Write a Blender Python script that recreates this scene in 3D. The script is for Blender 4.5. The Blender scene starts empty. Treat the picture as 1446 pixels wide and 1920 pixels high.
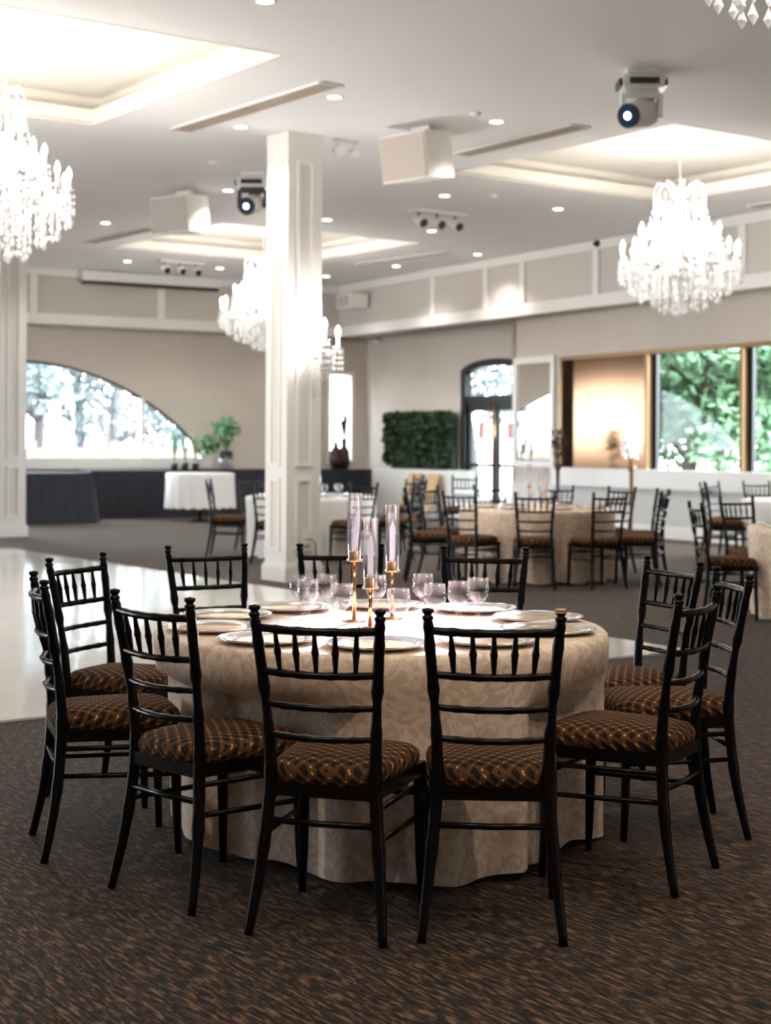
import bpy, math, random
from mathutils import Vector, Matrix
random.seed(7)
PI = math.pi
scene = bpy.context.scene
col = scene.collection

# ------------------------------------------------------------------ camera
F_PX, HORIZ, ROLL, HC = 2950.0, 830.0, 0.006, 1.38
CEIL = 4.45
cam_d = bpy.data.cameras.new('camera')
cam = bpy.data.objects.new('camera', cam_d)
col.objects.link(cam)
cam_d.sensor_fit = 'VERTICAL'
cam_d.sensor_height = 36.0
cam_d.sensor_width = 27.1
cam_d.lens = F_PX / 1920 * 36
cam_d.shift_y = -(960 - HORIZ) / 1920
cam_d.clip_end = 300
cam.matrix_world = Matrix.Translation((0, 0, HC)) @ Matrix.Rotation(PI / 2, 4, 'X') @ Matrix.Rotation(ROLL, 4, 'Z')
cam_d.dof.use_dof = True
cam_d.dof.focus_distance = 5.0
cam_d.dof.aperture_fstop = 3.6
scene.camera = cam

# ------------------------------------------------------------------ world, exposure
world = bpy.data.worlds.new('sky')
scene.world = world
world.use_nodes = True
bg = world.node_tree.nodes['Background']
bg.inputs['Color'].default_value = (0.86, 0.94, 1.0, 1)
bg.inputs['Strength'].default_value = 11.0
scene.view_settings.view_transform = 'Standard'
scene.view_settings.look = 'None'
scene.view_settings.gamma = 1
scene.view_settings.use_curve_mapping = False
scene.view_settings.exposure = 1.1

CHANDELIER_W = 72.0
DOWNLIGHT_W = 45.0


# ------------------------------------------------------------------ pixel helpers
def ray(px, py):
    u, v = px - 723, py - HORIZ
    return (u + v * ROLL) / F_PX, (v - u * ROLL) / F_PX


def atz(px, py, z):
    a, b = ray(px, py)
    d = (HC - z) / b
    return Vector((a * d, d, z))


def atd(px, py, d):
    a, b = ray(px, py)
    return Vector((a * d, d, HC - b * d))


E1 = Vector((.812, .584, 0))
E2 = Vector((-.584, .812, 0))
EANG = math.atan2(.584, .812)


def eg(a, b, z=0):
    p = E1 * a + E2 * b
    return Vector((p.x, p.y, z))


class Wall:
    def __init__(s, o, d):
        s.o = Vector((o[0], o[1], 0)); s.d = Vector((d[0], d[1], 0)).normalized()
        s.n = None

    def P(s, a, t, z):
        p = s.o + s.d * a + s.n * t
        return Vector((p.x, p.y, z))

    def s_at(s, px, t=0, py=830):
        u = ray(px, py)[0]
        q = s.o + s.n * t
        return (u * q.y - q.x) / (s.d.x - u * s.d.y)

    def z_at(s, px, py, t=0):
        a = s.s_at(px, t, py)
        p = s.P(a, t, 0)
        return HC - ray(px, py)[1] * p.y


COR = (-.39, 32.0)
WR = Wall(COR, (.493, -.870)); WR.n = Vector((-.870, -.493, 0))      # right wall; t=0 recessed part, t=.5 forward part
WL = Wall(COR, (-.853, -.522)); WL.n = Vector((.522, -.853, 0))      # far wall with the arch window

# ------------------------------------------------------------------ materials
MATS = {}


def mat(name, color=(.8, .8, .8), rough=.5, metal=0, emit=None, estr=0, spec=.5):
    m = bpy.data.materials.new(name); m.use_nodes = True
    b = m.node_tree.nodes['Principled BSDF']
    b.inputs['Base Color'].default_value = (*color, 1)
    b.inputs['Roughness'].default_value = rough
    b.inputs['Metallic'].default_value = metal
    b.inputs['Specular IOR Level'].default_value = spec
    if emit:
        b.inputs['Emission Color'].default_value = (*emit, 1)
        b.inputs['Emission Strength'].default_value = estr
    MATS[name] = m
    return m


def nodes(m):
    return m.node_tree.nodes, m.node_tree.links, m.node_tree.nodes['Principled BSDF']


def noise_mat(name, c1, c2, scale, rough=.6, lo=.35, hi=.65, detail=4, stretch=(1, 1, 1), rotz=0, bump=0, distort=0, metal=0, spec=.5):
    m = mat(name, c1, rough, metal, spec=spec)
    N, L, b = nodes(m)
    tc = N.new('ShaderNodeTexCoord'); mp = N.new('ShaderNodeMapping')
    mp.inputs['Rotation'].default_value = (0, 0, rotz); mp.inputs['Scale'].default_value = stretch
    L.new(tc.outputs['Object'], mp.inputs['Vector'])
    nz = N.new('ShaderNodeTexNoise'); nz.inputs['Scale'].default_value = scale; nz.inputs['Detail'].default_value = detail
    nz.inputs['Distortion'].default_value = distort
    L.new(mp.outputs[0], nz.inputs['Vector'])
    cr = N.new('ShaderNodeValToRGB')
    cr.color_ramp.elements[0].position = lo; cr.color_ramp.elements[0].color = (*c1, 1)
    cr.color_ramp.elements[1].position = hi; cr.color_ramp.elements[1].color = (*c2, 1)
    L.new(nz.outputs['Fac'], cr.inputs['Fac']); L.new(cr.outputs[0], b.inputs['Base Color'])
    if bump:
        bp = N.new('ShaderNodeBump'); bp.inputs['Strength'].default_value = bump; bp.inputs['Distance'].default_value = .01
        L.new(nz.outputs['Fac'], bp.inputs['Height']); L.new(bp.outputs[0], b.inputs['Normal'])
    return m


def clear_mat(name, tint=(1, 1, 1), gloss=.12, rough=.02, base=.04):
    """thin clear glass: transparent with a fresnel gloss"""
    m = bpy.data.materials.new(name); m.use_nodes = True
    N, L = m.node_tree.nodes, m.node_tree.links
    N.remove(N['Principled BSDF'])
    out = N['Material Output']
    tr = N.new('ShaderNodeBsdfTransparent'); tr.inputs[0].default_value = (*tint, 1)
    gl = N.new('ShaderNodeBsdfGlossy'); gl.inputs['Roughness'].default_value = rough
    lw = N.new('ShaderNodeLayerWeight'); lw.inputs[0].default_value = .35
    ma = N.new('ShaderNodeMath'); ma.operation = 'MULTIPLY_ADD'; ma.inputs[1].default_value = gloss * 4; ma.inputs[2].default_value = base
    ma.use_clamp = True
    L.new(lw.outputs['Facing'], ma.inputs[0])
    pw = N.new('ShaderNodeMixShader')
    L.new(ma.outputs[0], pw.inputs[0]); L.new(tr.outputs[0], pw.inputs[1]); L.new(gl.outputs[0], pw.inputs[2])
    L.new(pw.outputs[0], out.inputs[0])
    MATS[name] = m
    return m


mat('ceiling_paint', (.90, .89, .885), .8)
mat('tray_paint', (.86, .82, .76), .8)
mat('white_trim', (.82, .80, .77), .45)
mat('wall_beige', (.50, .435, .375), .7)
noise_mat('wall_beige', (.58, .51, .445), (.61, .54, .47), 1.5, .7)
mat('panel_beige', (.60, .55, .50), .7)
mat('lower_wall', (.62, .61, .60), .6)
mat('column_paint', (.80, .775, .73), .45)
mat('column_inset', (.70, .66, .61), .5)
mat('black_lacquer', (.004, .0035, .0035), .3, spec=.2)
mat('dark_metal', (.01, .01, .011), .35)
mat('bronze_frame', (.20, .115, .05), .35, .6)
mat('dark_frame', (.012, .015, .018), .35)
mat('gold', (.80, .47, .26), .18, 1)
mat('plate_gold', (.72, .45, .22), .2, .45)
mat('plate_rim', (.80, .78, .76), .12, .85)
mat('wax', (.90, .89, .92), .5)
mat('linen_white', (.80, .77, .74), .8)
mat('navy_cloth', (.012, .015, .024), .75)
mat('white_plastic', (.80, .78, .75), .4)
mat('speaker_grille', (.52, .45, .39), .7)
mat('speaker_box', (.82, .79, .74), .5)
mat('lens_blue', (.03, .08, .16), .08, .3)
mat('lens_core', (.6, .8, 1), .1, 0, (.75, .88, 1), 6)
mat('lamp_disc', (1, 1, 1), .5, 0, (1, .97, .92), 9)
mat('bulb_glow', (1, 1, 1), .4, 0, (1, .95, .88), 11)
mat('vent_metal', (.42, .34, .27), .45)
mat('vent_dark', (.12, .10, .09), .7)
mat('pot_black', (.01, .01, .01), .5)
mat('vase_brown', (.045, .018, .010), .35)
mat('bark', (.075, .06, .05), .9)
noise_mat('leaf_green', (.06, .17, .08), (.24, .40, .22), 3, .6)
noise_mat('leaf_hedge', (.008, .028, .014), (.06, .11, .05), 12, .6)
noise_mat('leaf_fern', (.10, .26, .12), (.25, .45, .25), 8, .6)
noise_mat('leaf_pale', (.07, .10, .11), (.16, .19, .19), 3, .7)
mat('bark_pale', (.10, .095, .10), .9)
mat('petal', (.85, .83, .84), .6)
mat('petal_brown', (.10, .045, .025), .7)
mat('mirror', (.92, .92, .92), .02, 1)
mat('card_tan', (.55, .36, .20), .7)
mat('paper_pink', (.75, .45, .40), .7)
noise_mat('fence_wood', (.28, .19, .16), (.38, .28, .24), 4, .8)
noise_mat('outdoor_ground', (.45, .45, .42), (.6, .6, .56), .6, .9)
noise_mat('bronze_panel', (.15, .075, .036), (.17, .09, .045), 1.2, .16, metal=.85)
mat('mesh_crystal', (.93, .93, .94), .06, .35)
clear_mat('window_glass', (.97, .99, 1), .006, .01, .008)
clear_mat('goblet_glass', (.96, .96, .985), .10, .03, .03)
m = mat('crystal', (.92, .92, .92), .12)
nodes(m)[2].inputs['Alpha'].default_value = .72
m = noise_mat('dance_floor', (.82, .80, .77), (.86, .84, .81), 1.0, .07, bump=.0, spec=.6)
N, L, b = nodes(m)
tc = N.new('ShaderNodeTexCoord'); nz = N.new('ShaderNodeTexNoise'); nz.inputs['Scale'].default_value = 2.2; nz.inputs['Detail'].default_value = 2
bp = N.new('ShaderNodeBump'); bp.inputs['Strength'].default_value = .06; bp.inputs['Distance'].default_value = .05
L.new(tc.outputs['Object'], nz.inputs['Vector']); L.new(nz.outputs['Fac'], bp.inputs['Height']); L.new(bp.outputs[0], b.inputs['Normal'])

# carpet: dark brown with short streaks along E2
m = mat('carpet', (.05, .03, .02), .8, spec=.12)
N, L, b = nodes(m)
tc = N.new('ShaderNodeTexCoord'); mp = N.new('ShaderNodeMapping')
mp.vector_type = 'TEXTURE'; mp.inputs['Rotation'].default_value = (0, 0, EANG + PI / 2); mp.inputs['Scale'].default_value = (1 / 14, 1 / 85, 1)
L.new(tc.outputs['Object'], mp.inputs['Vector'])
n1 = N.new('ShaderNodeTexNoise'); n1.inputs['Scale'].default_value = 1; n1.inputs['Detail'].default_value = 3; n1.inputs['Roughness'].default_value = .7
L.new(mp.outputs[0], n1.inputs['Vector'])
cr = N.new('ShaderNodeValToRGB')
e = cr.color_ramp.elements
e[0].position = .45; e[0].color = (.008, .005, .004, 1)
e[1].position = .62; e[1].color = (.20, .112, .058, 1)
x = e.new(.53); x.color = (.042, .024, .014, 1)
L.new(n1.outputs['Fac'], cr.inputs['Fac'])
n2 = N.new('ShaderNodeTexNoise'); n2.inputs['Scale'].default_value = 260; n2.inputs['Detail'].default_value = 1
L.new(tc.outputs['Object'], n2.inputs['Vector'])
bp = N.new('ShaderNodeBump'); bp.inputs['Strength'].default_value = .8; bp.inputs['Distance'].default_value = .008
L.new(n1.outputs['Fac'], bp.inputs['Height']); L.new(bp.outputs[0], b.inputs['Normal'])
L.new(cr.outputs[0], b.inputs['Base Color'])
b.inputs['Sheen Weight'].default_value = .12
b.inputs['Sheen Roughness'].default_value = .4

# damask cloth
m = noise_mat('damask', (.68, .51, .375), (.86, .69, .54), 15, .62, .44, .56, 3, distort=2.2)
# seat fabric: basket weave with gold dots
m = mat('seat_weave', (.03, .015, .01), .85, spec=.2)
N, L, b = nodes(m)
tc = N.new('ShaderNodeTexCoord'); mp = N.new('ShaderNodeMapping')
mp.inputs['Rotation'].default_value = (0, 0, .6); mp.inputs['Scale'].default_value = (32, 32, 32)
s0_ = N.new('ShaderNodeSeparateXYZ'); L.new(tc.outputs['Object'], s0_.inputs[0])
cx_ = N.new('ShaderNodeCombineXYZ')
for i_, k_ in ((0, .7), (1, -.9)):
    q_ = N.new('ShaderNodeMath'); q_.operation = 'MULTIPLY_ADD'; q_.inputs[1].default_value = k_
    zc_ = N.new('ShaderNodeMath'); zc_.operation = 'MINIMUM'; zc_.inputs[1].default_value = .466; L.new(s0_.outputs[2], zc_.inputs[0])
    L.new(zc_.outputs[0], q_.inputs[0]); L.new(s0_.outputs[i_], q_.inputs[2]); L.new(q_.outputs[0], cx_.inputs[i_])
L.new(cx_.outputs[0], mp.inputs['Vector'])
sx = N.new('ShaderNodeSeparateXYZ'); L.new(mp.outputs[0], sx.inputs[0])


def mth(op, a, b_=None, c_=None):
    n = N.new('ShaderNodeMath'); n.operation = op
    for i, v in enumerate((a, b_, c_)):
        if v is None: continue
        if isinstance(v, (int, float)): n.inputs[i].default_value = v
        else: L.new(v, n.inputs[i])
    return n.outputs[0]


bu = mth('LESS_THAN', mth('FRACT', mth('ADD', sx.outputs[0], .21)), .42)      # brown bands both ways, dark rectangles between
bv = mth('LESS_THAN', mth('FRACT', mth('ADD', sx.outputs[1], .21)), .42)
su = mth('MULTIPLY_ADD', mth('SINE', mth('MULTIPLY', sx.outputs[0], 45)), .22, .78)
sv = mth('MULTIPLY_ADD', mth('SINE', mth('MULTIPLY', sx.outputs[1], 45)), .22, .78)
brown = mth('MAXIMUM', mth('MULTIPLY', bu, su), mth('MULTIPLY', bv, sv))
rx = mth('SUBTRACT', mth('FRACT', mth('ADD', sx.outputs[0], .5)), .5)
ry = mth('SUBTRACT', mth('FRACT', mth('ADD', sx.outputs[1], .5)), .5)
dot = mth('LESS_THAN', mth('ADD', mth('MULTIPLY', rx, rx), mth('MULTIPLY', ry, ry)), .009)
mx = N.new('ShaderNodeMix'); mx.data_type = 'RGBA'
mx.inputs['A'].default_value = (.014, .008, .006, 1); mx.inputs['B'].default_value = (.12, .052, .018, 1)
L.new(brown, mx.inputs['Factor'])
mx2 = N.new('ShaderNodeMix'); mx2.data_type = 'RGBA'
L.new(mx.outputs['Result'], mx2.inputs['A']); mx2.inputs['B'].default_value = (.75, .38, .10, 1)
L.new(dot, mx2.inputs['Factor'])
L.new(mx2.outputs['Result'], b.inputs['Base Color'])


# ------------------------------------------------------------------ mesh builder
class MB:
    def __init__(s):
        s.v = []; s.f = []; s.sm = []

    def add(s, vs, fs, smooth=False):
        o = len(s.v)
        s.v += [tuple(p) for p in vs]
        for q in fs:
            s.f.append([i + o for i in q]); s.sm.append(smooth)
        return s

    def hexa(s, c):
        """8 corners: bottom ring 0-3, top ring 4-7"""
        return s.add(c, [(0, 3, 2, 1), (4, 5, 6, 7), (0, 1, 5, 4), (1, 2, 6, 5), (2, 3, 7, 6), (3, 0, 4, 7)])

    def box(s, x0, x1, y0, y1, z0, z1):
        return s.hexa([(x0, y0, z0), (x1, y0, z0), (x1, y1, z0), (x0, y1, z0), (x0, y0, z1), (x1, y0, z1), (x1, y1, z1), (x0, y1, z1)])

    def wbox(s, W, a0, a1, t0, t1, z0, z1):
        return s.hexa([W.P(a0, t0, z0), W.P(a1, t0, z0), W.P(a1, t1, z0), W.P(a0, t1, z0), W.P(a0, t0, z1), W.P(a1, t0, z1), W.P(a1, t1, z1), W.P(a0, t1, z1)])

    def ebox(s, a0, a1, b0, b1, z0, z1):
        return s.hexa([eg(a0, b0, z0), eg(a1, b0, z0), eg(a1, b1, z0), eg(a0, b1, z0), eg(a0, b0, z1), eg(a1, b0, z1), eg(a1, b1, z1), eg(a0, b1, z1)])

    def tube(s, pts, radii, n=8, caps=True):
        pts = [Vector(p) for p in pts]
        if not isinstance(radii, (list, tuple)): radii = [radii] * len(pts)
        rings = []
        prev = None
        for i, p in enumerate(pts):
            t = (pts[min(i + 1, len(pts) - 1)] - pts[max(i - 1, 0)]).normalized()
            if prev is None:
                a = Vector((0, 0, 1)) if abs(t.z) < .9 else Vector((1, 0, 0))
                x = t.cross(a).normalized()
            else:
                x = (prev - t * prev.dot(t)).normalized()
            prev = x
            y = t.cross(x)
            rings.append([p + (x * math.cos(2 * PI * k / n) + y * math.sin(2 * PI * k / n)) * radii[i] for k in range(n)])
        vs = [q for r_ in rings for q in r_]
        fs = []
        for i in range(len(pts) - 1):
            for k in range(n):
                k2 = (k + 1) % n
                fs.append((i * n + k, i * n + k2, (i + 1) * n + k2, (i + 1) * n + k))
        s.add(vs, fs, True)
        if caps:
            o = len(s.v) - len(vs)
            s.f.append([o + k for k in reversed(range(n))]); s.sm.append(False)
            s.f.append([o + (len(pts) - 1) * n + k for k in range(n)]); s.sm.append(False)
        return s

    def lathe(s, prof, n=16, c=(0, 0, 0), closed=False):
        """prof: list of (r, z)"""
        vs = []
        for r_, z in prof:
            for k in range(n):
                a = 2 * PI * k / n
                vs.append((c[0] + r_ * math.cos(a), c[1] + r_ * math.sin(a), c[2] + z))
        fs = []
        m_ = len(prof)
        for i in range(m_ - 1 + (1 if closed else 0)):
            j = (i + 1) % m_
            for k in range(n):
                k2 = (k + 1) % n
                fs.append((i * n + k, i * n + k2, j * n + k2, j * n + k))
        return s.add(vs, fs, True)

    def mesh(s, name, m):
        me = bpy.data.meshes.new(name)
        me.from_pydata(s.v, [], s.f)
        me.polygons.foreach_set('use_smooth', s.sm)
        me.materials.append(MATS[m])
        me.update()
        return me

    def build(s, name, m, parent=None, **k):
        o = bpy.data.objects.new(name, s.mesh(name, m))
        col.objects.link(o)
        if parent: o.parent = parent
        tag(o, **k)
        return o


def tag(o, label=None, cat=None, group=None, kind=None):
    if label: o['label'] = label
    if cat: o['category'] = cat
    if group: o['group'] = group
    if kind: o['kind'] = kind
    return o


def empty(name, loc=(0, 0, 0), rz=0, **k):
    o = bpy.data.objects.new(name, None)
    col.objects.link(o)
    o.location = loc; o.rotation_euler = (0, 0, rz); o.empty_display_size = .1
    return tag(o, **k)


def copy_tree(o, parent=None):
    c = o.copy(); col.objects.link(c)
    if parent: c.parent = parent
    for ch in list(o.children):
        copy_tree(ch, c)
    return c


def light(name, kind, loc, energy, color=(1, 1, 1), radius=.1, parent=None, **k):
    d = bpy.data.lights.new(name, kind)
    d.energy = energy; d.color = color
    if kind in ('POINT', 'SPOT'): d.shadow_soft_size = radius
    o = bpy.data.objects.new(name, d); col.objects.link(o)
    o.location = loc
    if parent: o.parent = parent
    return o


# ================================================================== STRUCTURE
# floor
MB().add([(-30, -6, 0), (24, -6, 0), (24, 40, 0), (-30, 40, 0)], [(0, 1, 2, 3)]).build('floor', 'carpet', kind='structure', label='dark brown streaked carpet covering the whole hall floor')
# dance floor slab: corner near the right, running along E2 and -E1
pc = Vector((2.05, 10.5, 0))
a0, b0 = pc.dot(E1), pc.dot(E2)
MB().ebox(a0 - 14, a0, b0, b0 + 11.6, 0.0, .012).build('floor_dance', 'dance_floor', kind='structure', label='glossy white dance floor inlaid in the brown carpet')

# ceiling with three visible tray openings plus the one over the near table (module repeats)
TA = [(3.13, 6.6), (11.03, 14.5)]
TB = [(1.96, 5.4), (10.63, 14.08), (19.3, 22.75)]
TRAYS = [(TA[0], TB[0]), (TA[0], TB[1]), (TA[1], TB[1]), (TA[1], TB[2])]
acuts = [-30, TA[0][0], TA[0][1], TA[1][0], TA[1][1], 40]
bcuts = [-16, TB[0][0], TB[0][1], TB[1][0], TB[1][1], TB[2][0], TB[2][1], 46]
import bmesh
bm = bmesh.new()
for i in range(len(acuts) - 1):
    for j in range(len(bcuts) - 1):
        if ((acuts[i], acuts[i + 1]), (bcuts[j], bcuts[j + 1])) in TRAYS: continue
        vs = [bm.verts.new(eg(a, b_, CEIL)) for a, b_ in ((acuts[i], bcuts[j]), (acuts[i], bcuts[j + 1]), (acuts[i + 1], bcuts[j + 1]), (acuts[i + 1], bcuts[j]))]
        bm.faces.new(vs)
for W, off in ((WR, -.1), (WL, -.1)):
    g = bm.verts[:] + bm.edges[:] + bm.faces[:]
    bmesh.ops.bisect_plane(bm, geom=g, plane_co=W.P(0, off, 0), plane_no=-W.n, clear_outer=True)
me = bpy.data.meshes.new('ceiling'); bm.to_mesh(me); bm.free()
me.materials.append(MATS['ceiling_paint'])
ceiling = bpy.data.objects.new('ceiling', me); col.objects.link(ceiling)
tag(ceiling, kind='structure', label='smooth white ceiling with square recessed trays')
for (ta, tb) in TRAYS:
    a0, a1 = ta; b0, b1 = tb
    m_ = MB()
    lip, out, up = .15, .16, .30
    # lip: four vertical boards
    for (p, q, r_, s_) in ((a0 - .04, a0, b0 - .04, b1 + .04), (a1, a1 + .04, b0 - .04, b1 + .04), (a0, a1, b0 - .04, b0), (a0, a1, b1, b1 + .04)):
        m_.ebox(p, q, r_, s_, CEIL - .002, CEIL + lip)
    lipo = m_.build('trim_tray', 'tray_paint', ceiling)
    m_ = MB()
    A0, A1, B0, B1 = a0 - out, a1 + out, b0 - out, b1 + out
    m_.add([eg(A0, B0, CEIL + up), eg(A1, B0, CEIL + up), eg(A1, B1, CEIL + up), eg(A0, B1, CEIL + up)], [(0, 1, 2, 3)])
    z0 = CEIL + .03
    for (p, q) in (((A0, B0), (A1, B0)), ((A1, B0), (A1, B1)), ((A1, B1), (A0, B1)), ((A0, B1), (A0, B0))):
        m_.add([eg(*p, z0), eg(*q, z0), eg(*q, CEIL + up), eg(*p, CEIL + up)], [(0, 1, 2, 3)])
    # shelf behind the lip
    for (p, q, r_, s_) in ((A0, a0, B0, B1), (a1, A1, B0, B1), (a0, a1, B0, b0), (a0, a1, b1, B1)):
        m_.ebox(p, q, r_, s_, CEIL + .01, CEIL + .03)
    m_.build('tray_recess', 'tray_paint', ceiling)


def wall_mesh(W, name, rects, t, mname, thick=.15, **k):
    m_ = MB()
    for (a0, a1, z0, z1) in rects:
        m_.wbox(W, a0, a1, t - thick, t, z0, z1)
    return m_.build(name, mname, **k)


sR = lambda px, t=.5, py=830: WR.s_at(px, t, py)
zR = lambda px, py, t=.5: WR.z_at(px, py, t)
# right wall, forward part, starts at pixel column 960
sB = sR(960)
w0, w1 = sR(1050), sR(1210)          # bronze panel bay
p1 = sR(1388)                        # post between the two windows
wend = p1 + (p1 - w1)
ZS, ZH = .99, 2.78
SEND = 42
wall_right = wall_mesh(WR, 'wall_right', [(sB, w0, 0, CEIL), (w0, wend, 0, ZS), (w0, wend, ZH, CEIL), (wend, SEND, 0, CEIL)], .5, 'wall_beige', kind='structure', label='beige side wall with a long window band')
# side return of the step
sA0 = 0
dA, dB = WR.s_at(866, 0), WR.s_at(990, 0)
zsp = zR(870, 700, 0); zap = zR(955, 670, 0)
wa = MB()
wa.wbox(WR, -1, dA, -.15, 0, 0, CEIL)
wa.wbox(WR, dB, sB + .6, -.15, 0, 0, CEIL)
# arch head above the door
n = 16
arc = []
for i in range(n + 1):
    x = -1 + 2 * i / n
    arc.append((dA + (dB - dA) * i / n, zsp + (zap - zsp) * math.sqrt(max(0, 1 - (x * .98) ** 2))))
for i in range(n):
    (a0, z0), (a1, z1) = arc[i], arc[i + 1]
    wa.hexa([WR.P(a0, -.15, z0), WR.P(a1, -.15, z1), WR.P(a1, 0, z1), WR.P(a0, 0, z0), WR.P(a0, -.15, CEIL), WR.P(a1, -.15, CEIL), WR.P(a1, 0, CEIL), WR.P(a0, 0, CEIL)])
wa.wbox(WR, sB - .0, sB + .12, 0, .5, 0, CEIL)
wa.build('wall_recess', 'wall_beige', kind='structure', label='beige wall set back around the arched door')

# wainscot, chair rail, baseboard on the forward wall
MB().wbox(WR, sB, SEND, .5, .515, .18, .72).build('trim_1', 'lower_wall', wall_right)
MB().wbox(WR, w0 - .1, SEND, .5, .60, .72, ZS + .015).build('trim_2', 'white_trim', wall_right)
b_ = MB(); b_.wbox(WR, sB, SEND, .5, .53, 0, .15); b_.wbox(WR, sB, SEND, .5, .52, .15, .19)
b_.build('baseboard_right', 'white_trim', kind='structure', label='tall white baseboard under the window wall')

# window band frame, bronze panel and two panes
win = empty('window_1', WR.P(w0, .5, ZS), kind='structure', label='long window band framed in bronze on the beige wall')
inv = lambda o: Matrix.Translation(-Vector(o.location))


def child(mb, name, m_, parent, **k):
    """mesh given in world coordinates, parented to an unrotated empty"""
    L_ = parent.location
    mb.v = [(p[0] - L_.x, p[1] - L_.y, p[2] - L_.z) for p in mb.v]
    return mb.build(name, m_, parent, **k)


child(MB().wbox(WR, w0, wend, .40, .52, ZH - .06, ZH), 'head_frame', 'bronze_frame', win)
for s_ in (w0, w1, p1, wend - .05):
    child(MB().wbox(WR, s_, s_ + .07, .40, .52, ZS, ZH - .06), 'post', 'bronze_frame', win)
for s_ in (w0 + .07, w1 + .07, p1 + .07):
    child(MB().wbox(WR, s_, s_ + .09, .36, .42, ZS, ZH - .06), 'dark_jamb', 'dark_frame', win)
child(MB().wbox(WR, w0 + .16, w1, .38, .40, ZS, ZH - .06), 'panel', 'bronze_panel', win, label='glossy bronze panel filling the first bay')
for s0, s1 in ((w1 + .16, p1), (p1 + .16, wend - .05)):
    child(MB().wbox(WR, s0, s1, .37, .38, ZS, ZH - .06), 'pane', 'window_glass', win)

# white framed mirror between door and window band
m0, m1 = sR(966), sR(1042)
mz0, mz1 = 1.0, zR(1000, 669)
mir = empty('wall_mirror', WR.P((m0 + m1) / 2, .5, mz0), label='tall white-framed mirror between the arched door and the bronze panel', cat='mirror')
fr = MB()
for (a0, a1, z0, z1) in ((m0, m0 + .09, mz0, mz1), (m1 - .09, m1, mz0, mz1), (m0 + .09, m1 - .09, mz0, mz0 + .09), (m0 + .09, m1 - .09, mz1 - .11, mz1)):
    fr.wbox(WR, a0, a1, .5, .55, z0, z1)
child(fr, 'frame', 'white_trim', mir)
child(MB().wbox(WR, m0 + .09, m1 - .09, .5, .52, mz0 + .09, mz1 - .11), 'mirror_glass', 'mirror', mir)

# arched door
door = empty('door_1', WR.P((dA + dB) / 2, 0, 0), kind='structure', label='dark arched double door with glass panels and transom')
fw = .14
fb = MB()
fb.wbox(WR, dA, dA + fw, -.12, .03, 0, zsp)
fb.wbox(WR, dB - fw, dB, -.12, .03, 0, zsp)
ztr = zR(900, 742, 0)
fb.wbox(WR, dA + fw, dB - fw, -.10, .0, ztr - .16, ztr)
for i in range(n):
    (a0, z0), (a1, z1) = arc[i], arc[i + 1]
    fb.hexa([WR.P(a0, -.12, z0 - .13), WR.P(a1, -.12, z1 - .13), WR.P(a1, .03, z1 - .13), WR.P(a0, .03, z0 - .13), WR.P(a0, -.12, z0), WR.P(a1, -.12, z1), WR.P(a1, .03, z1), WR.P(a0, .03, z0)])
child(fb, 'door_frame', 'dark_frame', door)
gm = MB()
for i in range(n):
    (a0, z0), (a1, z1) = arc[i], arc[i + 1]
    gm.hexa([WR.P(a0, -.06, ztr), WR.P(a1, -.06, ztr), WR.P(a1, -.05, ztr), WR.P(a0, -.05, ztr), WR.P(a0, -.06, max(ztr + .01, z0 - .1)), WR.P(a1, -.06, max(ztr + .01, z1 - .1)), WR.P(a1, -.05, max(ztr + .01, z1 - .1)), WR.P(a0, -.05, max(ztr + .01, z0 - .1))])
child(gm, 'transom_pane', 'window_glass', door)
mid = (dA + dB) / 2
for s0, s1, hs in ((dA + fw, mid - .01, mid - .10), (mid + .01, dB - fw, mid + .07)):
    lf = MB()
    for (q0, q1, z0, z1) in ((s0, s0 + .1, 0, ztr - .16), (s1 - .1, s1, 0, ztr - .16), (s0 + .1, s1 - .1, 0, .25), (s0 + .1, s1 - .1, ztr - .28, ztr - .16), (s0 + .1, s1 - .1, .95, 1.02)):
        lf.wbox(WR, q0, q1, -.08, -.03, z0, z1)
    leaf = child(lf, 'door_leaf', 'dark_frame', door)
    pn = MB().wbox(WR, s0 + .1, s1 - .1, -.06, -.05, .25, ztr - .28)
    child(pn, 'pane', 'window_glass', door)
    hb = MB().tube([WR.P(hs, .03, .95), WR.P(hs, .03, 2.1)], .02, 8)
    child(hb, 'handle', 'gold', door, label='long brass pull handle')
    pp = MB().wbox(WR, (s0 + s1) / 2 - .12, (s0 + s1) / 2 + .1, -.048, -.045, 1.45, 1.75)
    child(pp, 'notice', 'paper_pink', door, label='small pinkish paper notice on the glass')

# far wall with arch window and narrow window
sL = lambda px, t=0, py=830: WL.s_at(px, t, py)
zL = lambda px, py, t=0: WL.z_at(px, py, t)
aw1 = sL(385)                        # right foot of the arch
awc = sL(45)                         # apex
aw0 = awc + (awc - aw1)
zsill, zarch = zL(200, 858), zL(52, 675)
n0, n1 = sL(663), sL(613)
nz1 = zL(640, 697); nz0 = .95
wf = MB()
wf.wbox(WL, -.2, n0, -.15, 0, 0, CEIL)
wf.wbox(WL, n0, n1, -.15, 0, 0, nz0); wf.wbox(WL, n0, n1, -.15, 0, nz1, CEIL)
wf.wbox(WL, n1, aw1, -.15, 0, 0, CEIL)
wf.wbox(WL, aw1, aw0, -.15, 0, 0, zsill)
wf.wbox(WL, aw0, 24, -.15, 0, 0, CEIL)
NA = 32
arcL = []
for i in range(NA + 1):
    x = -1 + 2 * i / NA
    arcL.append((aw1 + (aw0 - aw1) * i / NA, zsill + (zarch - zsill) * (1 - abs(x) ** 1.9) ** .80))
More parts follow.
